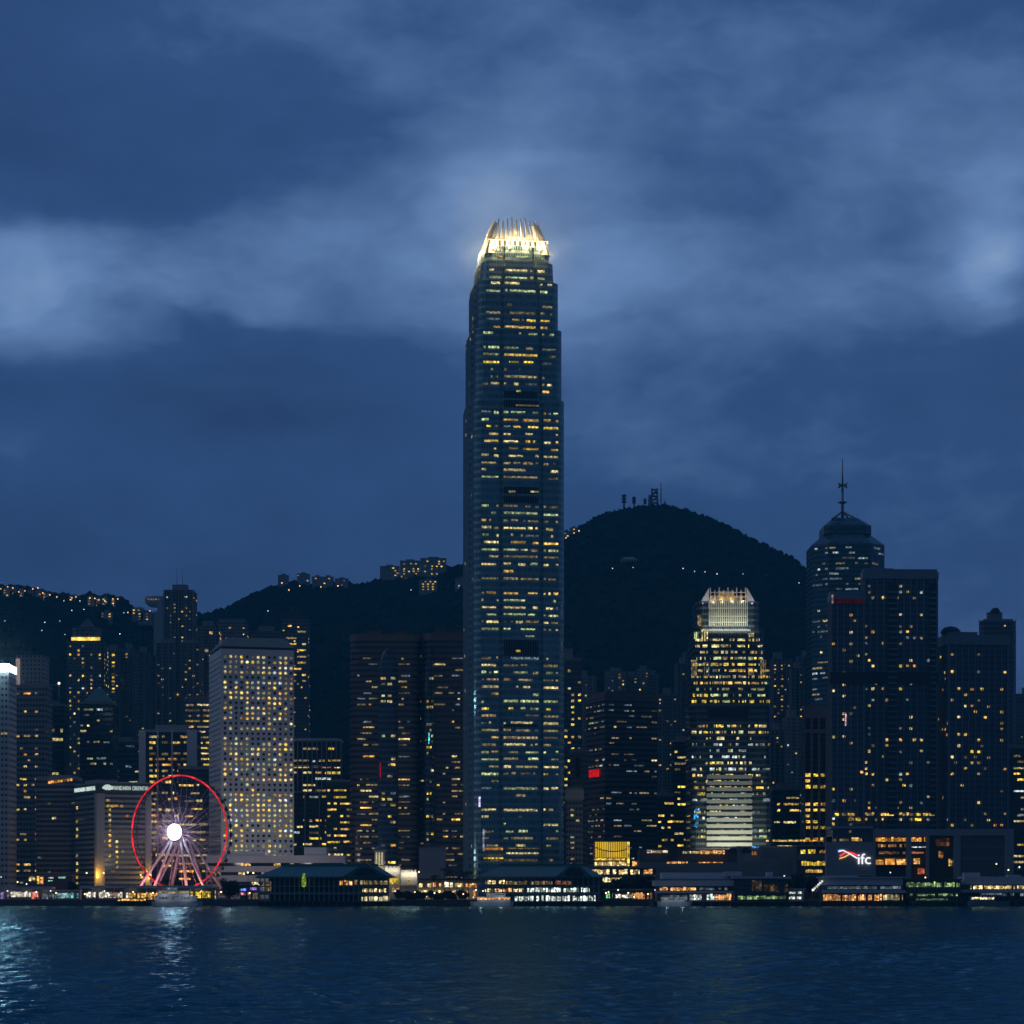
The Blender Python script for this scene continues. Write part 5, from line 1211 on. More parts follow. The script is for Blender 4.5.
def green_pier(label, p0, p1, gable, rows, cols, seed, emblem=None, cat='ferry pier', eave=876.5, ridge=865.0):
    Y = 1258.0; cxp = (p0 + p1) / 2; s = Y / F; zb = 0.0; zz = lambda py: Z(py, Y) - zb; u = lambda px: (px - cxp) * s
    root = thing('ferry_pier', label, cat, (X(cxp, Y), Y, zb)); D = 34.0
    deck(root, u(p0 + 2), u(p1), -2.5, D + 12)
    x0, x1 = u(p0 + 4), u(p1 - 4); ze, zr = zz(eave), zz(ridge)
    m = MB(); m.box(x0 + 4, x1 - 1, 5, D - 3, 2.6, ze); m.build('wall', principled('pier_wall', (.10, .13, .14), .7), root)
    m = MB()
    P = [(u(p0), -1.5, ze), (u(p1), -1.5, ze), (u(p1), D + 1.5, ze), (u(p0), D + 1.5, ze), (u(p0) + 13, D / 2, zr), (u(p1) - 9, D / 2, zr)]
    b = m.add(P)
    for f in ((0, 1, 5, 4), (1, 2, 5), (2, 3, 4, 5), (3, 0, 4), (3, 2, 1, 0)): m.face([b + i for i in f])
    m.box(u(p0) - .2, u(p1) + .2, -1.8, D + 1.8, ze - .8, ze - .02); 
    m.build('roof', TEALR, root)
    m = MB(); m.box(u(p0) + 12, u(p1) - 8, D / 2 - 1.2, D / 2 + 1.2, zr - .3, zr + .7); m.build('ridge_cap', TEALR, root)
    g0, g1, ga = gable
    m = MB(); gx0, gx1, gm = u(g0), u(g1), u((g0 + g1) / 2); zg = zz(ga)
    b = m.add([(gx0, -2.2, ze + .02), (gx1, -2.2, ze + .02), (gm, -2.2, zg), (gx0, D / 2, ze + .02), (gx1, D / 2, ze + .02), (gm, D / 2, zg)])
    for f in ((0, 1, 2), (1, 4, 5, 2), (3, 0, 2, 5), (4, 3, 5)): m.face([b + i for i in f])
    m.build('gable', TEALR, root)
    m = MB(); pts = []; wv = (gx1 - gx0) * .26
    for i in range(9): a = math.pi * i / 8; pts.append((gm + wv * math.cos(a), ze + .6 + (zg - ze) * .52 * math.sin(a)))
    b = m.add([(p[0], -2.45, p[1]) for p in pts] + [(p[0], -2.15, p[1]) for p in pts]); n = len(pts)
    m.face([b + i for i in range(n)][::-1]); m.face([b + n + i for i in range(n)])
    for i in range(n): j = (i + 1) % n; m.face((b + i, b + j, b + n + j, b + n + i))
    m.build('arched_opening', DARKST, root)
    m = MB()
    k = cols
    for i in range(k + 1): x = x0 + (x1 - x0) * i / k; m.box(x - .28, x + .28, -.3, .3, 2.6, ze - .8)
    for py in (886.3, 894.3): m.box(x0, x1, .3, 5, zz(py) - .25, zz(py) + .25)
    m.box(x0, x1, -.25, -.1, zz(894.3) + .25, zz(894.3) + 1.1)
    m.build('colonnade', principled('pier_column', (.26, .32, .34), .6), root)
    strips(root, rows, Y, zb, cxp, 4.9, seed=seed)
    if emblem:
        e0, e1, q0, q1 = emblem
        m = MB(); c = u((e0 + e1) / 2); w = u(e1) - u(e0)
        m.lathe([(w * .18, zz(q1)), (w * .5, zz(q1) + .8), (w * .52, zz((q0 + q1) / 2)), (w * .22, zz(q0) - 1.2), (w * .4, zz(q0) - .6), (.05, zz(q0))], 10, (c, -2.6)); m.build('lantern', glow('lantern_green', (.5, .75, .05), .55, vary=.6, pane=.9), root)
    return root
r1 = green_pier('green roofed ferry pier with dark colonnade and hanging green lantern, right of the wheel', 256, 392, (343, 388, 862.5),
           [(339, 352, 880, 885, SHOPO, 2.2), (354, 388, 880, 884.5, DIMW, 2.6), (362, 388, 888, 893, SHOPY, 2.4), (361, 389, 896, 901, glow('shop_pale', (1, .85, .45), 1.0, vary=.7, pane=1.2), 2.0), (262, 272, 881, 891, DIMW, 3)], 26, 1, emblem=(302, 306.5, 873, 887))
r2 = green_pier('green roofed ferry pier with two floors of bright white shops, below the tallest tower', 477, 603, (556, 592, 861.5),
           [(482, 505, 880, 884, SHOPY, 2.8), (506, 560, 880.5, 884.5, DIMW, 3), (540, 572, 880.5, 884.5, glow('dim_rust', (.8, .25, .1), .22, vary=.7), 3), (485, 522, 888.5, 892, SHOPY, 2.2), (522, 590, 887.6, 892, SHOPW, 2.6), (512, 596, 895.5, 901, SHOPW, 2.6), (496, 512, 888, 892, SHOPO, 3)], 22, 2)

def box_thing(name, label, cat, Y, parts, rows=(), seed=0, D=20.0, pier=False, group=None, glowname='lit_window'):
    """parts: (part name, material, px0, px1, py0, py1, y from, y to)"""
    p0 = min(p[2] for p in parts); p1 = max(p[3] for p in parts); cxp = (p0 + p1) / 2; zb = 0.0 if pier else 3.0
    root = thing(name, label, cat, (X(cxp, Y), Y, zb), 0, group)
    for (nm, mm, a, b, q0, q1, ya, yb) in parts:
        m = MB(); z1 = Z(q0, Y) - zb; z0 = Z(q1, Y) - zb if q1 < 9000 else 0; m.box((a - cxp) * Y / F, (b - cxp) * Y / F, ya, yb, z0, z1); m.build(nm, mm, root)
    if pier: deck(root, (p0 - cxp) * Y / F - 1, (p1 - cxp) * Y / F + 1, -3, D + 40)
    strips(root, rows, Y, zb, cxp, -.05, name=glowname, seed=seed)
    root['cxp'] = cxp
    return root, cxp, zb
LAV = principled('white_pier_paint', (.62, .60, .66), .6, noise=.15)
rt, c, zb = box_thing('ferry_pier', 'white terraced ferry pier with a lit ground floor, right of the tree clump', 'ferry pier', 1260, [
    ('upper_deck', LAV, 663, 742, 872.5, 879, 6, 24), ('parapet', LAV, 655, 734, 880.5, 886, 0, 26), ('core', DGREY, 658, 734, 886, 902.5, 2.5, 24), ('canopy', LAV, 655, 733, 891, 893, -1.0, 2.4), ('floor_slab', LAV, 656, 733, 900.9, 902.4, -1.2, 2.4), ('hoist_room', LAV, 725, 742, 871.5, 876, 2, 5.9)], (), pier=True)
strips(rt, [(660, 700, 887, 890.6, SHOPO, 3), (700, 728, 887.4, 890, DIMB, 3), (690, 716, 893.8, 900, SHOPW, 2.2), (716, 732, 893.6, 900, SHOPO, 2.2), (662, 688, 894.5, 900, DIMB, 3)], 1260, zb, c, 2.35, seed=3)
rt, c, zb = box_thing('ferry_pier', 'dark glass fronted pier block with dim green lights beside the white terraced pier', 'ferry pier', 1258, [
    ('wall', facade('facade_dim_glass', (.10, .11, .11), (.03, .04, .035), 2.0, 2.4, .8, .7, .15, .6), 734, 789, 878.5, 902.5, 0, 26), ('roof', LAV, 732, 791, 876.5, 878.5, -1, 27), ('roof_plant', LAV, 768, 774, 872, 876.5, 6, 12)],
    [(738, 760, 895.5, 899.5, GRND, 3), (758, 786, 895.5, 899, GRND, 4), (752, 762, 880, 891, glow('dim_brown', (.6, .4, .2), .07, vary=.9), 4), (764, 788, 884, 892, glow('dim_brown2', (.6, .35, .1), .09, vary=.9), 5)], 4, pier=True)
box_thing('ticket_kiosk', 'small white two storey kiosk between the glass pier block and the next pier', 'kiosk', 1270, [('wall', LAV, 788, 804, 889.5, 902, 0, 8), ('roof', LAV, 787, 806, 888.3, 889.5, -.8, 9)], [(789, 802, 891.5, 893.6, glow('kiosk_white', (.9, 1, .85), .7, vary=.6), 2.2), (789, 802, 896, 899, glow('kiosk_white2', (.95, .95, .85), .6, vary=.8), 2.2)], 5, pier=True)
rt, c, zb = box_thing('ferry_pier', 'white banded ferry pier with an orange lit ground floor under the lettered mall', 'ferry pier', 1258, [
    ('upper_deck', LAV, 824, 904, 878, 885, 3, 24), ('hoist_room', LAV, 826, 860, 875.5, 878, 8, 14), ('core', DGREY, 824, 905, 885, 902.5, 3.2, 24), ('canopy', LAV, 823, 906, 890, 893, 0, 3.1), ('roof', LAV, 822, 906, 876.8, 878, 2, 25)], (), pier=True)
strips(rt, [(828, 902, 886, 889, DIMB, 4), (824, 884, 894, 900.5, SHOPO, 2.0), (884, 904, 894, 900, glow('shop_olive', (.9, .7, .3), .5, vary=.8), 2.0)], 1258, zb, c, 3.1, seed=6)
m = MB()
for i in range(6): m.tube(((813 + i * 1.8 - c) * .52, 0, 8 - zb + i * .9), ((813 + i * 1.8 - c) * .52, 0, 9 - zb + i * .9), .55, .55, 8)
m.build('string_light', glow('string_white', (.95, 1, .85), .9, vary=.5), rt)
m = MB(); m.tube(((811 - c) * .52, .6, 2.6), ((823 - c) * .52, .6, 14), .2, .2, 6); m.tube(((811 - c) * .52, .6, 2.6), ((813 - c) * .52, .6, 9), .2, .2, 6); m.build('gangway', STEEL, rt)
box_thing('ferry_pier', 'low dark pier shed with slim green lit windows right of the white banded pier', 'ferry pier', 1258, [('wall', facade('facade_dim_glass', 0, 0, 0, 0, 0, 0), 907, 961, 880, 902.5, 0, 24), ('roof', DGREY, 906, 962, 878.8, 880, -1, 25)],
    [(906, 960, 882, 887, GRND, 1.7), (910, 958, 893.5, 896, GRND, 3.2), (934, 937, 881.5, 886, glow('lit_green', (.6, 1, .15), .9), 1.6), (947, 952, 883, 886.5, glow('lit_green2', (.7, 1, .2), .8), 2)], 7, pier=True)
rt, c, zb = box_thing('ferry_pier', 'long white pier with a row of warm lights at the right photo edge', 'ferry pier', 1262, [
    ('upper_deck', LAV, 966, 1062, 876.5, 884.5, 3, 24), ('hoist_room', LAV, 967, 983, 872.5, 876.5, 8, 14), ('second_hoist_room', LAV, 1011, 1024, 875, 876.5, 8, 14), ('core', DGREY, 962, 1062, 884.5, 902.5, 3.2, 24), ('canopy', LAV, 960, 1062, 889.6, 892.5, 0, 3.1)], (), pier=True)
strips(rt, [(970, 1060, 885.3, 889, SHOPY, 1.8), (1000, 1060, 892.8, 896, DIMB, 3)], 1262, zb, c, 3.1, seed=8)

# --- boats
def boat(label, name, px0, px1, ybase, ytop, Y, decks, seed, hullm, flip=False, lit=SHOPY):
    s = Y / F; L = (px1 - px0) * s; root = thing(name, label, 'boat', (X((px0 + px1) / 2, Y), Y, 0)); Hh = Z(ytop, Y); sg = -1 if flip else 1
    hh = min(2.6, Hh * .34); m = MB(); prof = [(-L / 2, .8), (-L * .42, 1.0), (L * .2, 1.0), (L * .42, .55), (L / 2, .05)]; W_ = min(4.5, L * .14)
    lo = []; hi = []
    for x, k in prof: lo.append((sg * x * .94, W_ * k * .8)); hi.append((sg * x, W_ * k))
    ring = lambda P: [(x, -w) for x, w in P] + [(x, w) for x, w in reversed(P)]
    pl, ph = ring(lo), ring(hi)
    if flip: pl, ph = pl[::-1], ph[::-1]
    m.prism(pl, -.6, hh, ph); m.build('hull', hullm, root)
    z = hh
    for i, (a, b, h) in enumerate(decks):
        k = 1 - .12 * i; m = MB(); x0, x1 = sorted((sg * L * (a - .5), sg * L * (b - .5))); m.box(x0, x1, -W_ * .82 * k, W_ * .82 * k, z, z + h * .38); 
        for q in range(int((x1 - x0) / 1.6) + 1): xx = x0 + (x1 - x0) * q / max(1, int((x1 - x0) / 1.6)); m.box(xx - .1, xx + .1, -W_ * .8 * k, -W_ * .74 * k, z + h * .38, z + h * .85)
        m.box(x0, x1, -W_ * .5 * k, W_ * .7 * k, z + h * .38, z + h * .85)
        m.box(x0 - .4, x1 + .4, -W_ * .9 * k, W_ * .9 * k, z + h * .85, z + h); m.build('cabin', hullm, root)
        m = MB(); m.box(x0 + .3, x1 - .3, -W_ * .55 * k, -W_ * .5 * k - .02, z + h * .42, z + h * .82); m.build('cabin_window', lit[i % len(lit)] if isinstance(lit, list) else lit, root); z += h
    m = MB(); m.tube((sg * L * .05, 0, z), (sg * L * .02, 0, z + max(1.5, Hh - z)), .12, .06, 6); m.build('mast', STEEL, root)
    if hullm.name == 'boat_white':
        for k in (-.25, .2): lamp(root, (L * k, -7, 6), 190, (.9, .95, 1), .4)
    return root
BOATW = principled('boat_white', (.70, .72, .76), .4, noise=.08)
boat('white double decked tour boat moored below the ferris wheel', 'tour_boat', 152, 203, 908, 890, 1246, [(.08, .88, 2.9), (.14, .74, 2.6), (.3, .5, 1.8)], 1, BOATW, lit=[DIMB, DIMW, DIMB])
boat('sleek white motor yacht with orange lit saloon, left of the white lit pier', 'motor_yacht', 470, 514, 904, 888.5, 1240, [(.08, .84, 2.4), (.2, .62, 1.9)], 2, BOATW, flip=True, lit=[SHOPO, DIMB])
boat('white passenger launch lying at the white terraced pier', 'passenger_launch', 657, 692, 903, 892, 1244, [(.12, .8, 2.2)], 3, BOATW, lit=[DIMB])
boat('ferry with yellow lit saloon at the pier near the right photo edge', 'ferry_boat', 968, 1010, 903, 890, 1244, [(.06, .62, 2.6), (.3, .8, 2.0)], 4, principled('boat_grey', (.25, .27, .3), .5), lit=[SHOPY, DIMB])
boat('dark ferry with olive lights moored under the green lit pier shed', 'ferry_boat', 912, 952, 903, 893.5, 1246, [(.1, .9, 2.2)], 5, principled('boat_dark', (.06, .10, .09), .5), lit=[GRND])
boat('low dark barge at the quay left of the tour boat', 'barge', 116, 150, 906, 897, 1290, [(.05, .9, 2.6)], 6, principled('boat_black', (.03, .035, .04), .6), lit=[glow('barge_amber', (1, .55, .1), .6, vary=.9, pane=1.0)])

# --- promenade canopy and stalls on the left
def promenade(label, p0, p1, py, Y, rows, seed, posts):
    cxp = (p0 + p1) / 2; s = Y / F; root = thing('canopy', label, 'canopy', (X(cxp, Y), Y, 3.0)); z = Z(py, Y) - 3; L = (p1 - p0) * s
    m = MB(); m.box(-L / 2, L / 2, -3.5, 4.0, z - .9, z); m.box(-L / 2, L / 2, -3.8, -3.5, z - 1.2, z + .25); m.build('roof', LAV, root)
    for i in range(posts + 1):
        m = MB(); x = -L / 2 + .6 + (L - 1.2) * i / posts; m.tube((x, -2.8, 0), (x, -2.8, z - .9), .22, .2, 8); m.build('post', LAV, root)
    m = MB(); m.box(-L / 2, L / 2, 3.4, 3.9, 0, z - .9); m.build('back_wall', DGREY, root)
    strips(root, rows, Y, 3.0, cxp, 3.3, name='lit_stall', seed=seed)
    for k in range(4): lamp(root, (-L / 2 + L * (k + .5) / 4, 0, z - 1.6), 160, (1, .82, .6), .5)
RNGR = [glow('stall_red', (1, .12, .08), .5, vary=.8, pane=1.1), glow('stall_cyan', (.3, .8, .8), .4, vary=.8, pane=1.1), glow('stall_white', (1, .9, .75), .8, vary=.9, pane=.9)]
promenade('long flat canopy over lit stalls at the left end of the quay', -20, 54, 887, 1312, [(-18, 8, 892, 899, glow('stall_violet', (.5, .35, 1), .6, vary=.8), 3), (9, 37, 891, 897, RNGR[2], 3.2), (30, 38, 891, 899, RNGR[0], 3), (40, 53, 893, 899, DIMB, 3.5)], 1, 7)
promenade('thin white canopy over bright stalls left of the ferris wheel', 81, 214, 886, 1312, [(82, 128, 891.5, 898, RNGR[2], 2.6), (106, 116, 891.5, 897, RNGR[0], 3), (128, 160, 892, 900, SHOPO, 1.8), (130, 160, 893, 897, YELL, 3), (182, 210, 891, 898, YELL, 2.0)], 2, 12)
rt, c, zb = box_thing('stall_row', 'row of pale glazed kiosks between the two promenade canopies', 'kiosk', 1314, [('wall', PALE_STONE, 54, 80, 891, 9999, 0, 6), ('roof', LAV, 53, 81, 889.8, 891, -.8, 7)], [(55, 79, 892.5, 898, RNGR[1], 3.0), (60, 66, 893, 897, SHOPW, 2.4)], 9)
rt, c, zb = box_thing('kiosk', 'golden lit kiosk under the right legs of the ferris wheel', 'kiosk', 1330, [('wall', CREAM, 184, 217, 888.5, 9999, 0, 7), ('roof', LAV, 183, 218, 887, 888.5, -1, 8)], [(186, 216, 889.5, 893.5, YELL, 1.8), (186, 216, 894.5, 899, SHOPY, 1.8)], 10)
box_thing('kiosk', 'blue and pink lit amusement kiosk beside the round dark tree', 'kiosk', 1325, [('wall', GREY, 240, 258, 886, 9999, 0, 6), ('roof', DGREY, 239, 259, 885, 886, -.6, 7)], [(241, 247, 888, 891, glow('stall_blue', (.15, .3, 1), 1.0), 2.5), (241, 249, 892, 895, glow('stall_pink', (1, .3, .5), .7), 2.5), (250, 257, 887, 890, glow('stall_purple', (.4, .25, 1), .8), 2.5), (249, 258, 892, 899, DIMW, 2)], 11)
box_thing('stall_row', 'row of small stalls with green and amber lights under the dark tree clump', 'kiosk', 1312, [('wall', DGREY, 604, 655, 890, 9999, 0, 5), ('roof', GREY, 603, 656, 888.8, 890, -.8, 6)], [(606, 613, 893, 898, glow('stall_green', (.25, 1, .4), .6, vary=.9), 2.2), (613, 632, 894, 898, RNGR[2], 2.6), (632, 654, 892, 899, SHOPO, 1.8)], 29)
box_thing('ticket_hall', 'low shop with green and white strip signs below the grey hotel wing', 'shop', 1420, [('wall', DGREY, 26, 72, 876, 9999, 0, 10), ('roof', GREY, 25, 73, 874.8, 876, -.5, 11)], [(29, 35.5, 876, 881, SHOPY, 2.2), (37, 40, 876, 884, YELL, 3), (40.5, 44, 876.5, 884, ORNG, 3.5), (44, 53, 879.8, 881.3, glow('strip_green', (.45, 1, .7), .9), 5), (48, 54, 877, 878.4, COOL, 6), (58.5, 66, 876.5, 878.4, glow('strip_green2', (.5, 1, .75), 1.1), 7.4)], 12)

# --- people strolling along the quay
def people():
    def body(seed):
        r = random.Random(seed); J = [(0, 0, .92), (0, .01, 1.18), (0, .02, 1.42), (0, 0, 1.55), (0, -.02, 1.68), (.10, 0, .88), (.13, -.12 * (seed % 2), .48), (.13, .02, .04), (.14, -.12, .02), (-.10, 0, .88), (-.12, .12 * (seed % 2), .48), (-.12, .14 * (seed % 2), .04), (-.13, .0, .02),
             (.19, 0, 1.40), (.25, .04, 1.12), (.24, -.08, .88), (-.19, 0, 1.40), (-.25, .02, 1.12), (-.25, -.06, .88)]
        E = [(0, 1), (1, 2), (2, 3), (3, 4), (0, 5), (5, 6), (6, 7), (7, 8), (0, 9), (9, 10), (10, 11), (11, 12), (2, 13), (13, 14), (14, 15), (2, 16), (16, 17), (17, 18)]
        Rd = [.15, .14, .13, .055, .11, .10, .065, .05, .045, .10, .065, .05, .045, .07, .05, .04, .07, .05, .04]
        me = bpy.data.meshes.new('person'); me.from_pydata(J, E, []); o = bpy.data.objects.new('person', me); COL.objects.link(o)
        md = o.modifiers.new('skin', 'SKIN'); sv = me.skin_vertices[0].data
        for v, q in zip(sv, Rd): v.radius = (q, q * .8)
        sv[0].use_root = True; o.modifiers.new('sub', 'SUBSURF').levels = 1
        bpy.context.view_layer.update(); m2 = bpy.data.meshes.new_from_object(o.evaluated_get(bpy.context.evaluated_depsgraph_get())); bpy.data.objects.remove(o); bpy.data.meshes.remove(me); return m2
    r = random.Random(88); cl = [principled('dark_clothes', (.03, .03, .04), .9), principled('blue_clothes', (.05, .07, .14), .9), principled('pale_clothes', (.35, .33, .32), .9)]
    ms = []
    for i in range(4): m = body(i); m.materials.append(cl[i % 3]); ms.append(m)
    for (a, b, n, Y) in ((2, 52, 12, 1306.0), (84, 132, 22, 1306.0), (186, 214, 6, 1306.0), (240, 256, 5, 1308.0), (402, 474, 14, 1310.0)):
        for k in range(n):
            o = bpy.data.objects.new('person', ms[r.randrange(4)]); COL.objects.link(o); o.location = (X(r.uniform(a, b), Y), Y + r.uniform(-2, 2), 3.3); o.rotation_euler.z = r.uniform(0, 6.28); o.scale = (1, 1, r.uniform(.92, 1.06))
            tag(o, 'person strolling along the waterfront promenade before the lights', 'person', 'people along the promenade')
people()

# --- clock tower, white restaurants
def clock_tower():
    Y = 1330.0; s = Y / F; root = thing('clock_tower', 'small lit cream clock tower with a domed cap behind the green roofed pier', 'clock tower', (X(379.5, Y), Y, 3)); z = lambda py: Z(py, Y) - 3; h = 5.6 * s
    m = MB(); m.box(-h, h, -h, h, 0, z(866)); m.box(-h * .85, h * .85, -h * .85, h * .85, z(866), z(851)); m.build('shaft', CREAM, root)
    m = MB(); m.box(-h * 1.2, h * 1.2, -h * 1.2, h * 1.2, z(851), z(850)); m.build('cornice', CREAM, root)
    m = MB(); m.smooth = True; m.lathe([(h * .95, z(850)), (h * .9, z(848.5)), (h * .55, z(846.8)), (.15, z(845.5)), (.08, z(844))], 14); m.build('dome', BLUESTEEL, root)
    for k in (-1, 0, 1):
        m = MB(); m.box(k * h * .5 - .35, k * h * .5 + .35, -h * .85 - .15, -h * .85 + .05, z(865), z(852.5)); m.build('lit_slot', glow('clock_cream', (1, .88, .5), .55, vary=.2), root)
    lamp(root, (0, -h - 4, z(872)), 700, (1, .85, .5), .5)
clock_tower()
rt, c, zb = box_thing('pavilion', 'white restaurant pavilion with crenellated floodlit top and arched door', 'restaurant', 1335, [('wall', CREAM, 400.5, 417, 872, 9999, 0, 12), ('cornice', CREAM, 399.8, 417.6, 884.5, 885.6, -.6, 0)], [], 13)
m = MB()
for i in range(5): x = (401 + i * 3.3 + .8 - c) * 1335 / F; m.box(x - .7, x + .7, -.3, .4, Z(872, 1335) - 3, Z(869.8, 1335) - 3)
m.build('crenel', CREAM, rt)
m = MB(); m.box((408 - c) * .552 , (410.5 - c) * .552, -.12, .1, Z(883, 1335) - 3, Z(877, 1335) - 3); m.build('arched_door', glow('door_amber', (1, .7, .2), .4), rt)
for px in (402.5, 406, 409.5, 413, 416): lamp(rt, ((px - c) * .552, -2.0, Z(874.5, 1335) - 3), 170, (1, .95, .82), .3)
rt, c, zb = box_thing('pavilion', 'cream restaurant pavilion with floodlit battlements joined behind the clock tower', 'restaurant', 1340, [('wall', CREAM, 377, 400, 868, 9999, 0, 12)], [(390, 398.5, 876, 884, YELL, 4), (392, 399, 887, 892, ORNG, 4)], 14)
m = MB()
for i in range(6): x = (378.5 + i * 4 - c) * 1340 / F; m.box(x - .9, x + .9, -.3, .4, Z(868, 1340) - 3, Z(866, 1340) - 3)
m.build('crenel', CREAM, rt)
for px in (380, 384, 388.5, 393, 397): lamp(rt, ((px - c) * .554, -2.0, Z(870.5, 1340) - 3), 170, (1, .95, .82), .3)
rt, c, zb = box_thing('restaurant', 'two storey restaurant row with warm lit terraces behind the palms', 'restaurant', 1350, [('wall', CREAM, 417.5, 478, 880.5, 9999, 2, 14), ('roof', DGREY, 416.8, 479, 878.6, 880.5, -1.5, 15), ('terrace', CREAM, 417.5, 478, 887.5, 889.2, -1.5, 2)], [], 15)
strips(rt, [(419, 432, 882.5, 887, SHOPY, 3), (433, 442, 882.5, 886.5, SHOPO, 3), (444, 453, 881.5, 887, glow('shop_bright', (1, .9, .65), 1.3), 3), (455, 464, 882, 887, SHOPY, 3), (466, 477, 883, 887, SHOPO, 3), (419, 456, 890, 897, SHOPY, 2.6), (452, 476, 890, 898, SHOPO, 2.4)], 1350, zb, c, 1.9, seed=15)
for px in (425, 440, 455, 470): lamp(rt, ((px - c) * .558, -3, 2.6), 120, (1, .75, .45), .4)
box_thing('plant_building', 'blank grey windowless block behind the restaurant row', 'low building', 1480, [('wall', PALE_STONE, 419, 445, 847.5, 9999, 0, 20), ('parapet', GREY, 418.6, 445.4, 846.6, 847.5, -.3, 20)], [], 16)

# --- yellow hall and terraces
def yellow_hall():
    Y = 1420.0; cxp = 612.0; s = Y / F; u = lambda p: (p - cxp) * s; z = lambda py: Z(py, Y) - 3
    root = thing('glass_hall', 'bright yellow lit glass hall with close vertical fins, right of the tallest tower', 'glass hall', (X(cxp, Y), Y, 3))
    m = MB(); m.box(u(594.5), u(629), .6, 16, 0, z(841.5)); m.build('wall', principled('ochre', (.5, .36, .1), .7), root)
    yl = glow('hall_yellow', (1, .62, .03), .62, vary=.25, pane=4, hue=.1)
    m = MB(); m.box(u(595), u(628.4), .3, .58, z(857.6), z(842)); m.build('glazing', yl, root)
    m = MB()
    for i in range(16): x = u(595 + 33.4 * i / 15); m.box(x - .16, x + .16, -.9, .28, z(858), z(841.3))
    m.box(u(594), u(629.6), -1.0, 1, z(841.6), z(840.8)); m.build('fin', principled('ochre_fin', (.4, .28, .08), .6), root)
    m = MB(); pts = [u(595 + 33.4 * i / 10) for i in range(11)]
    for i in range(10):
        f = lambda t: z(851.5) + (z(848) - z(851.5)) * (2 * t - 1) ** 2
        m.box(pts[i], pts[i + 1], .1, .28, f(i / 10) - .25, f(i / 10) + .35)
    m.build('curved_gallery', principled('gallery', (.2, .14, .04), .7), root)
    strips(root, [(594.5, 629, 858.3, 860, YELL, 3), (595, 629, 861.5, 865.5, SHOPY, 2.4)], Y, 3.0, cxp, .2, seed=17)
    m = MB(); m.box(u(627.6), u(629.4), -.4, .1, z(866), z(842)); m.build('lit_edge', YELL, root)
yellow_hall()
rt, c, zb = box_thing('terrace_building', 'low terraced building with orange lit restaurants below the yellow glass hall', 'restaurant', 1380, [('wall', DGREY, 586, 656, 868, 9999, 3, 20), ('roof', GREY, 584, 657, 866.6, 868, -1.5, 21), ('terrace', GREY, 586, 656, 874.6, 876.4, -1.5, 3)], [], 18)
strips(rt, [(589, 640, 869, 874.3, SHOPY, 3.0), (644, 653, 869, 874, SHOPO, 4.5), (603, 622, 877, 882, SHOPY, 2.6), (632.5, 638, 861, 866, ORNG, 5)], 1380, zb, c, 2.9, seed=18)
# --- grey podium with the arches, and the footbridge
rt, c, zb = box_thing('podium', 'long grey podium with round arches and orange garden lights below the shorter glass tower', 'podium', 1460, [('wall', GREY, 640, 836, 862, 9999, 0, 30), ('upper_wall', DGREY, 640, 738, 849, 862, 6, 30), ('arch_wall', GREY, 738, 800, 846, 862, 3, 30), ('blank_wall', DARKST, 664, 678, 845, 857, 4, 5.9)], [], 19)
for px, w in ((734, 5.5), (747, 5.5)):
    m = MB(); pts = []
    for i in range(11): a = math.pi * i / 10; pts.append(((px - c) * .604 + w * .604 * math.cos(a), Z(853, 1460) - 3 + w * .604 * math.sin(a)))
    b = m.add([(p[0], 2.8 if px > 738 else 5.8, p[1]) for p in pts]); b2 = m.add([(p[0], 3.6 if px > 738 else 6.4, p[1]) for p in pts]); n = len(pts); m.face([b + i for i in range(n)][::-1]); m.face([b2 + i for i in range(n)])
    for i in range(n): j = (i + 1) % n; m.face((b + i, b + j, b2 + j, b2 + i))
    m.build('arch', DARKST, rt)
strips(rt, [(667, 688, 861.5, 863.5, SHOPO, 2.2), (698, 724, 861.8, 863, SHOPO, 3.4), (683, 700, 851, 853.5, glow('garden_amber', (1, .7, .25), .6, vary=.9), 4), (700, 725, 850, 854, SHOPO, 5), (647, 668, 850, 853, glow('garden_pale', (1, .75, .5), .5, vary=.9), 5), (752, 757, 851, 855, SHOPO, 2.4), (766, 800, 839.5, 841.5, YELL, 3), (800, 832, 839.5, 841.5, ORNG, 3), (752, 759, 846, 848, BLUL, 2)], 1460, zb, c, -.05, seed=19)
m = MB()
for i in range(14): x = (762 + i * 1.3 - c) * .604; m.box(x - .12, x + .12, 2.6, 3, Z(857, 1460) - 3, Z(847, 1460) - 3)
m.build('fin', PALE_STONE, rt)
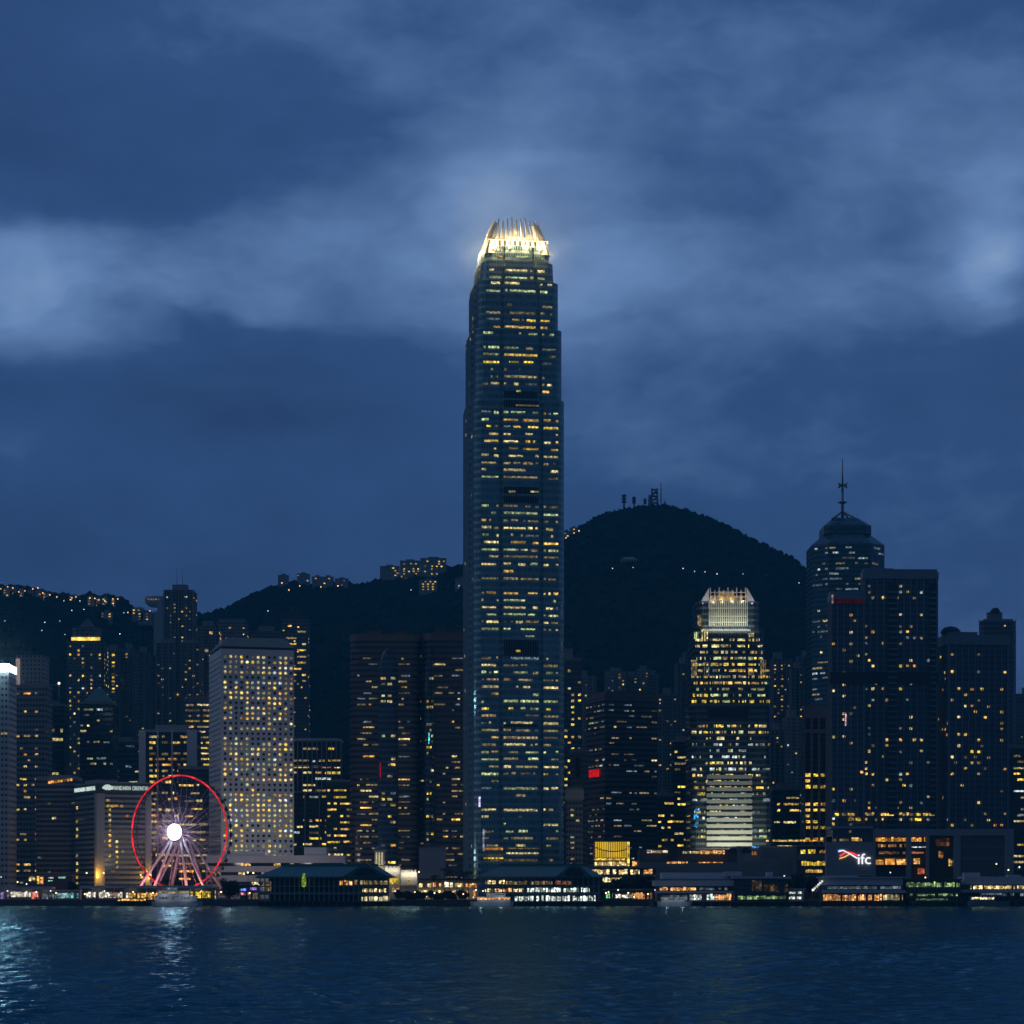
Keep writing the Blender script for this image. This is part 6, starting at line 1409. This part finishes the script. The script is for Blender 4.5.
def footbridge():
    Y = 1345.0; root = thing('footbridge', 'covered footbridge with a curved roof behind the white and glass piers', 'footbridge', (X(735, Y), Y, 3)); s = Y / F
    m = MB(); n = 20; P = []
    for i in range(n + 1):
        px = 655 + (830 - 655) * i / n; t = (px - 655) / 175; zz = Z(875.5 - 7.5 * math.sin(math.pi * min(1, t * 1.25)) ** .8 if t < .8 else 875.5, Y) - 3; P.append(((px - 735) * s, zz))
    for (x0, a), (x1, b_) in zip(P, P[1:]):
        bb = m.add([(x0, -3, a - .8), (x1, -3, b_ - .8), (x1, 4, b_ - .8), (x0, 4, a - .8), (x0, -3, a), (x1, -3, b_), (x1, 4, b_), (x0, 4, a)])
        for q in ((0, 3, 2, 1), (4, 5, 6, 7), (0, 1, 5, 4), (1, 2, 6, 5), (2, 3, 7, 6), (3, 0, 4, 7)): m.face([bb + k for k in q])
    m.build('roof', BLUESTEEL, root)
    m = MB(); m.box((655 - 735) * s, (830 - 735) * s, -2.6, 3.6, Z(881, Y) - 3, Z(879, Y) - 3); m.build('walkway', GREY, root)
    for i in range(9):
        m = MB(); x = (658 + 21 * i - 735) * s; m.tube((x, 0, 0), (x, 0, Z(879.5, Y) - 3), .45, .45, 8); m.build('pillar', GREY, root)
    m = MB()
    for i in range(1, n): m.tube((P[i][0], -2.4, Z(879, Y) - 3), (P[i][0], -2.4, P[i][1] - .8), .14, .14, 6)
    m.build('post', STEEL, root)
footbridge()
box_thing('terrace_building', 'rounded podium end with three stacked yellow lit floors, left of the lettered mall', 'restaurant', 1430, [('wall', DGREY, 797, 838, 846.5, 9999, 2, 24), ('roof', GREY, 796, 838, 845, 846.5, 0, 25), ('middle_slab', BLUESTEEL, 798, 838, 854.5, 859.5, .6, 2)], [], 20)
rt = bpy.context.scene.objects['terrace_building.001']; c = rt['cxp']
strips(rt, [(801, 818.5, 849, 853.6, YELL, 2.2), (820, 832, 850, 853, glow('dim_amber', (1, .5, .1), .25, vary=.8), 2.2), (802, 836, 861, 865.6, YELL, 2.6), (806, 823, 869.3, 872.6, WARM, 2.2)], 1430, 3.0, c, 1.9, seed=20)

# --- mall with the lettered sign
def mall():
    Y = 1400.0; cxp = 923.0; s = Y / F; u = lambda p: (p - cxp) * s; z = lambda py: Z(py, Y) - 3
    root = thing('shopping_mall', 'grey framed shopping mall with white lettered wall sign and orange lit bays', 'mall', (X(cxp, Y), Y, 3)); SL = principled('mall_cladding', (.34, .35, .40), .55, noise=.12)
    m = MB(); m.box(u(833), u(1013), 4, 44, 0, z(836)); m.build('core', DGREY, root)
    m = MB(); m.box(u(873.5), u(1013.5), -1.0, 44, z(835.6), z(829)); m.build('frame_beam', SL, root)
    for a, b, nm in ((906.6, 911, 'column'), (926.4, 929, 'column'), (953.6, 960.2, 'column'), (1004.4, 1013.5, 'column'), (873.5, 875.5, 'column')):
        m = MB(); m.box(u(a), u(b), -1.0, 4, 0, z(835.7)); m.build(nm, SL, root)
    m = MB(); m.box(u(826), u(873.4), .2, 4, z(876), z(842)); m.build('sign_wall', SL, root)
    m = MB(); m.box(u(831), u(873.4), 0, 30, z(828.6), z(826)); m.build('roof', SL, root)
    m = MB(); m.box(u(833), u(873), 1.6, 28, z(841.8), z(828.8)); m.build('gallery', facade('facade_gallery', (.16, .17, .19), (.04, .05, .06), 1.2, 8, .7, .9, .15, .6), root)
    m = MB(); n = 34
    for i in range(n): x = u(960.6) + (u(1004) - u(960.6)) * i / (n - 1); m.box(x - .12, x + .12, -.5, .2, 0, z(835.8))
    m.box(u(960.3), u(1004.2), .2, .5, z(860), z(857)); m.box(u(960.3), u(1004.2), .2, .5, z(848), z(846)); m.build('louvre_screen', SL, root)
    m = MB(); m.box(u(960.3), u(1004.2), .6, 1.0, 0, z(835.8)); m.build('louvre_back', principled('louvre_grey', (.13, .14, .16), .6), root)
    m = MB(); m.box(u(929.2), u(953.4), 1.5, 3.9, 0, z(836)); m.build('dark_bay', principled('rust_glass', (.10, .055, .03), .3), root)
    for py in (843.2, 849, 857.6, 866): 
        m = MB(); m.box(u(875.6), u(926.2), .6, 3.9, z(py), z(py - 1.4)); m.build('floor_slab', DGREY, root)
    strips(root, [(876, 906, 837, 841.4, ORNG, 3.2), (876, 906, 844, 847, glow('mall_dim', (1, .45, .1), .3, vary=.8), 2.6), (876, 906, 851, 854, glow('mall_dimmer', (1, .4, .1), .16, vary=.8), 3), (876, 884, 858.4, 865, ORNG, 7), (885.5, 895.5, 858.4, 865, ORNG, 9), (897, 906, 858.4, 865, ORNG, 8),
                  (911.5, 926, 837, 841.6, ORNG, 2.6), (912, 926, 846, 849, COOL, 12), (912, 924, 851.5, 853.5, glow('mall_red', (1, .25, .08), .5, vary=.6), 4), (914, 926, 858, 864, ORNG, 5.6), (918, 925, 868, 874, glow('mall_red2', (1, .22, .05), .45, vary=.7), 4)], Y, 3.0, cxp, .9, seed=21)
    strips(root, [(852, 864, 837.4, 841, WARM, 3), (834, 850, 838, 841.4, DIMW, 3), (846, 852, 830, 832.6, DIMW, 3)], Y, 3.0, cxp, 1.5, seed=22)
    strips(root, [(930, 950, 838, 846, glow('bay_rust', (.8, .25, .06), .10, vary=.9, pane=2), 5), (939, 944, 851, 858, glow('bay_amber', (1, .4, .06), .28), 2.5), (949, 953, 859, 866, WARM, 1.9)], Y, 3.0, cxp, 1.45, seed=23)
    # sign: ribbon and lettering
    wht = glow('sign_white', (.95, .97, 1), 1.25, vary=.05, hue=0)
    text('ifc', 12.4 * s * 1.2, wht, root, (u(857), -.25, z(864)), sx=1.05, depth=.2)
    def ribbon(pts, w0, w1, mm):
        m = MB()
        for (a, b), (c_, d) in zip(pts, pts[1:]):
            dx, dz = c_ - a, -(d - b); L = math.hypot(dx, dz); nx, nz = -dz / L, dx / L; h = w0 / 2
            P = [(a, b, 1), (c_, d, 1)]; q = []
            for yy in (-.25, .15):
                for (px, py, sg) in ((a, b, -1), (c_, d, -1), (c_, d, 1), (a, b, 1)): q.append((u(px) + nx * sg * h * s, yy, z(py) + nz * sg * h * s))
            bb = m.add(q)
            for f in ((0, 1, 2, 3), (7, 6, 5, 4), (0, 4, 5, 1), (1, 5, 6, 2), (2, 6, 7, 3), (3, 7, 4, 0)): m.face([bb + i for i in f])
        m.build('sign_ribbon', mm, root)
    ribbon([(838.5, 851.5), (843, 850.3), (850, 853.8), (857.5, 858.5)], 1.1, 1, wht)
    ribbon([(840, 856), (843.5, 853.8), (847, 852.2), (852.5, 853), (858, 856)], 1.5, 1, glow('sign_red', (1, .05, .1), 1.3, vary=.05, hue=0))
    ribbon([(839.5, 858.6), (845, 856.8), (850, 853.8)], .9, 1, glow('sign_gold', (1, .6, .1), 1.3, vary=.05, hue=0))
    ribbon([(838, 850.8), (840.5, 849.8)], .8, 1, glow('sign_blue', (.15, .35, 1), 1.3, vary=.05, hue=0))
mall()

# ------------------------------------------------------------------ air over the harbour
HAZE = 9.5e-5
def haze():
    m = bpy.data.materials.new('air'); m.use_nodes = True; N = NT(m.node_tree); m.node_tree.nodes.clear()
    o = N.new('ShaderNodeOutputMaterial'); v = N.new('ShaderNodeVolumePrincipled'); v.inputs['Color'].default_value = (.13, .76, 1, 1); v.inputs['Density'].default_value = HAZE
    N.l.new(v.outputs[0], o.inputs['Volume'])
    b = MB(); b.box(-2600, 2600, -300, 4400, -8, 640); h = b.build('haze', m); h['kind'] = 'stuff'
if HAZE: haze()

# ------------------------------------------------------------------ pieces that belong to a part go under that part
SUB = {'roof_plant': ('roof',), 'rim_light': ('rim',), 'hub_screen': ('axle',), 'lettering': ('sign_fascia', 'sign_wall'), 'fan_emblem': ('sign_fascia',), 'sign_ribbon': ('sign_wall',), 'mast_dish': ('mast',), 'ridge_cap': ('roof',),
       'arched_opening': ('gable',), 'beacon': ('roof_gantry',), 'crenel': ('wall',), 'arched_door': ('wall',), 'louvre_band': ('curtain_wall',), 'balcony_slat': ('balcony_shaft',), 'louvre_screen': ('louvre_back',), 'aerial': ('roof',), 'sign_screen': ('sign_back',),
       'dish': ('frame',), 'antenna_drum': ('pole',), 'crossbar': ('pole',), 'lit_slot': ('shaft',), 'spandrel': ('curtain_wall',), 'crown_fin': ('crown_deck',), 'crown_ring': ('crown_deck',), 'string_light': ('gangway',), 'lit_edge': ('glazing',)}
st = lambda n: n.split('.')[0]
for root in [o for o in S.objects if o.parent is None and o.type == 'EMPTY']:
    kids = list(root.children); cab = [k for k in kids if st(k.name) == 'cabin']; n = 0
    for k in kids:
        s_ = st(k.name)
        if s_ == 'cabin_window' and n < len(cab): k.parent = cab[n]; n += 1
        for want in SUB.get(s_, ()):
            host = next((h for h in kids if st(h.name) == want), None)
            if host is not None: k.parent = host; break
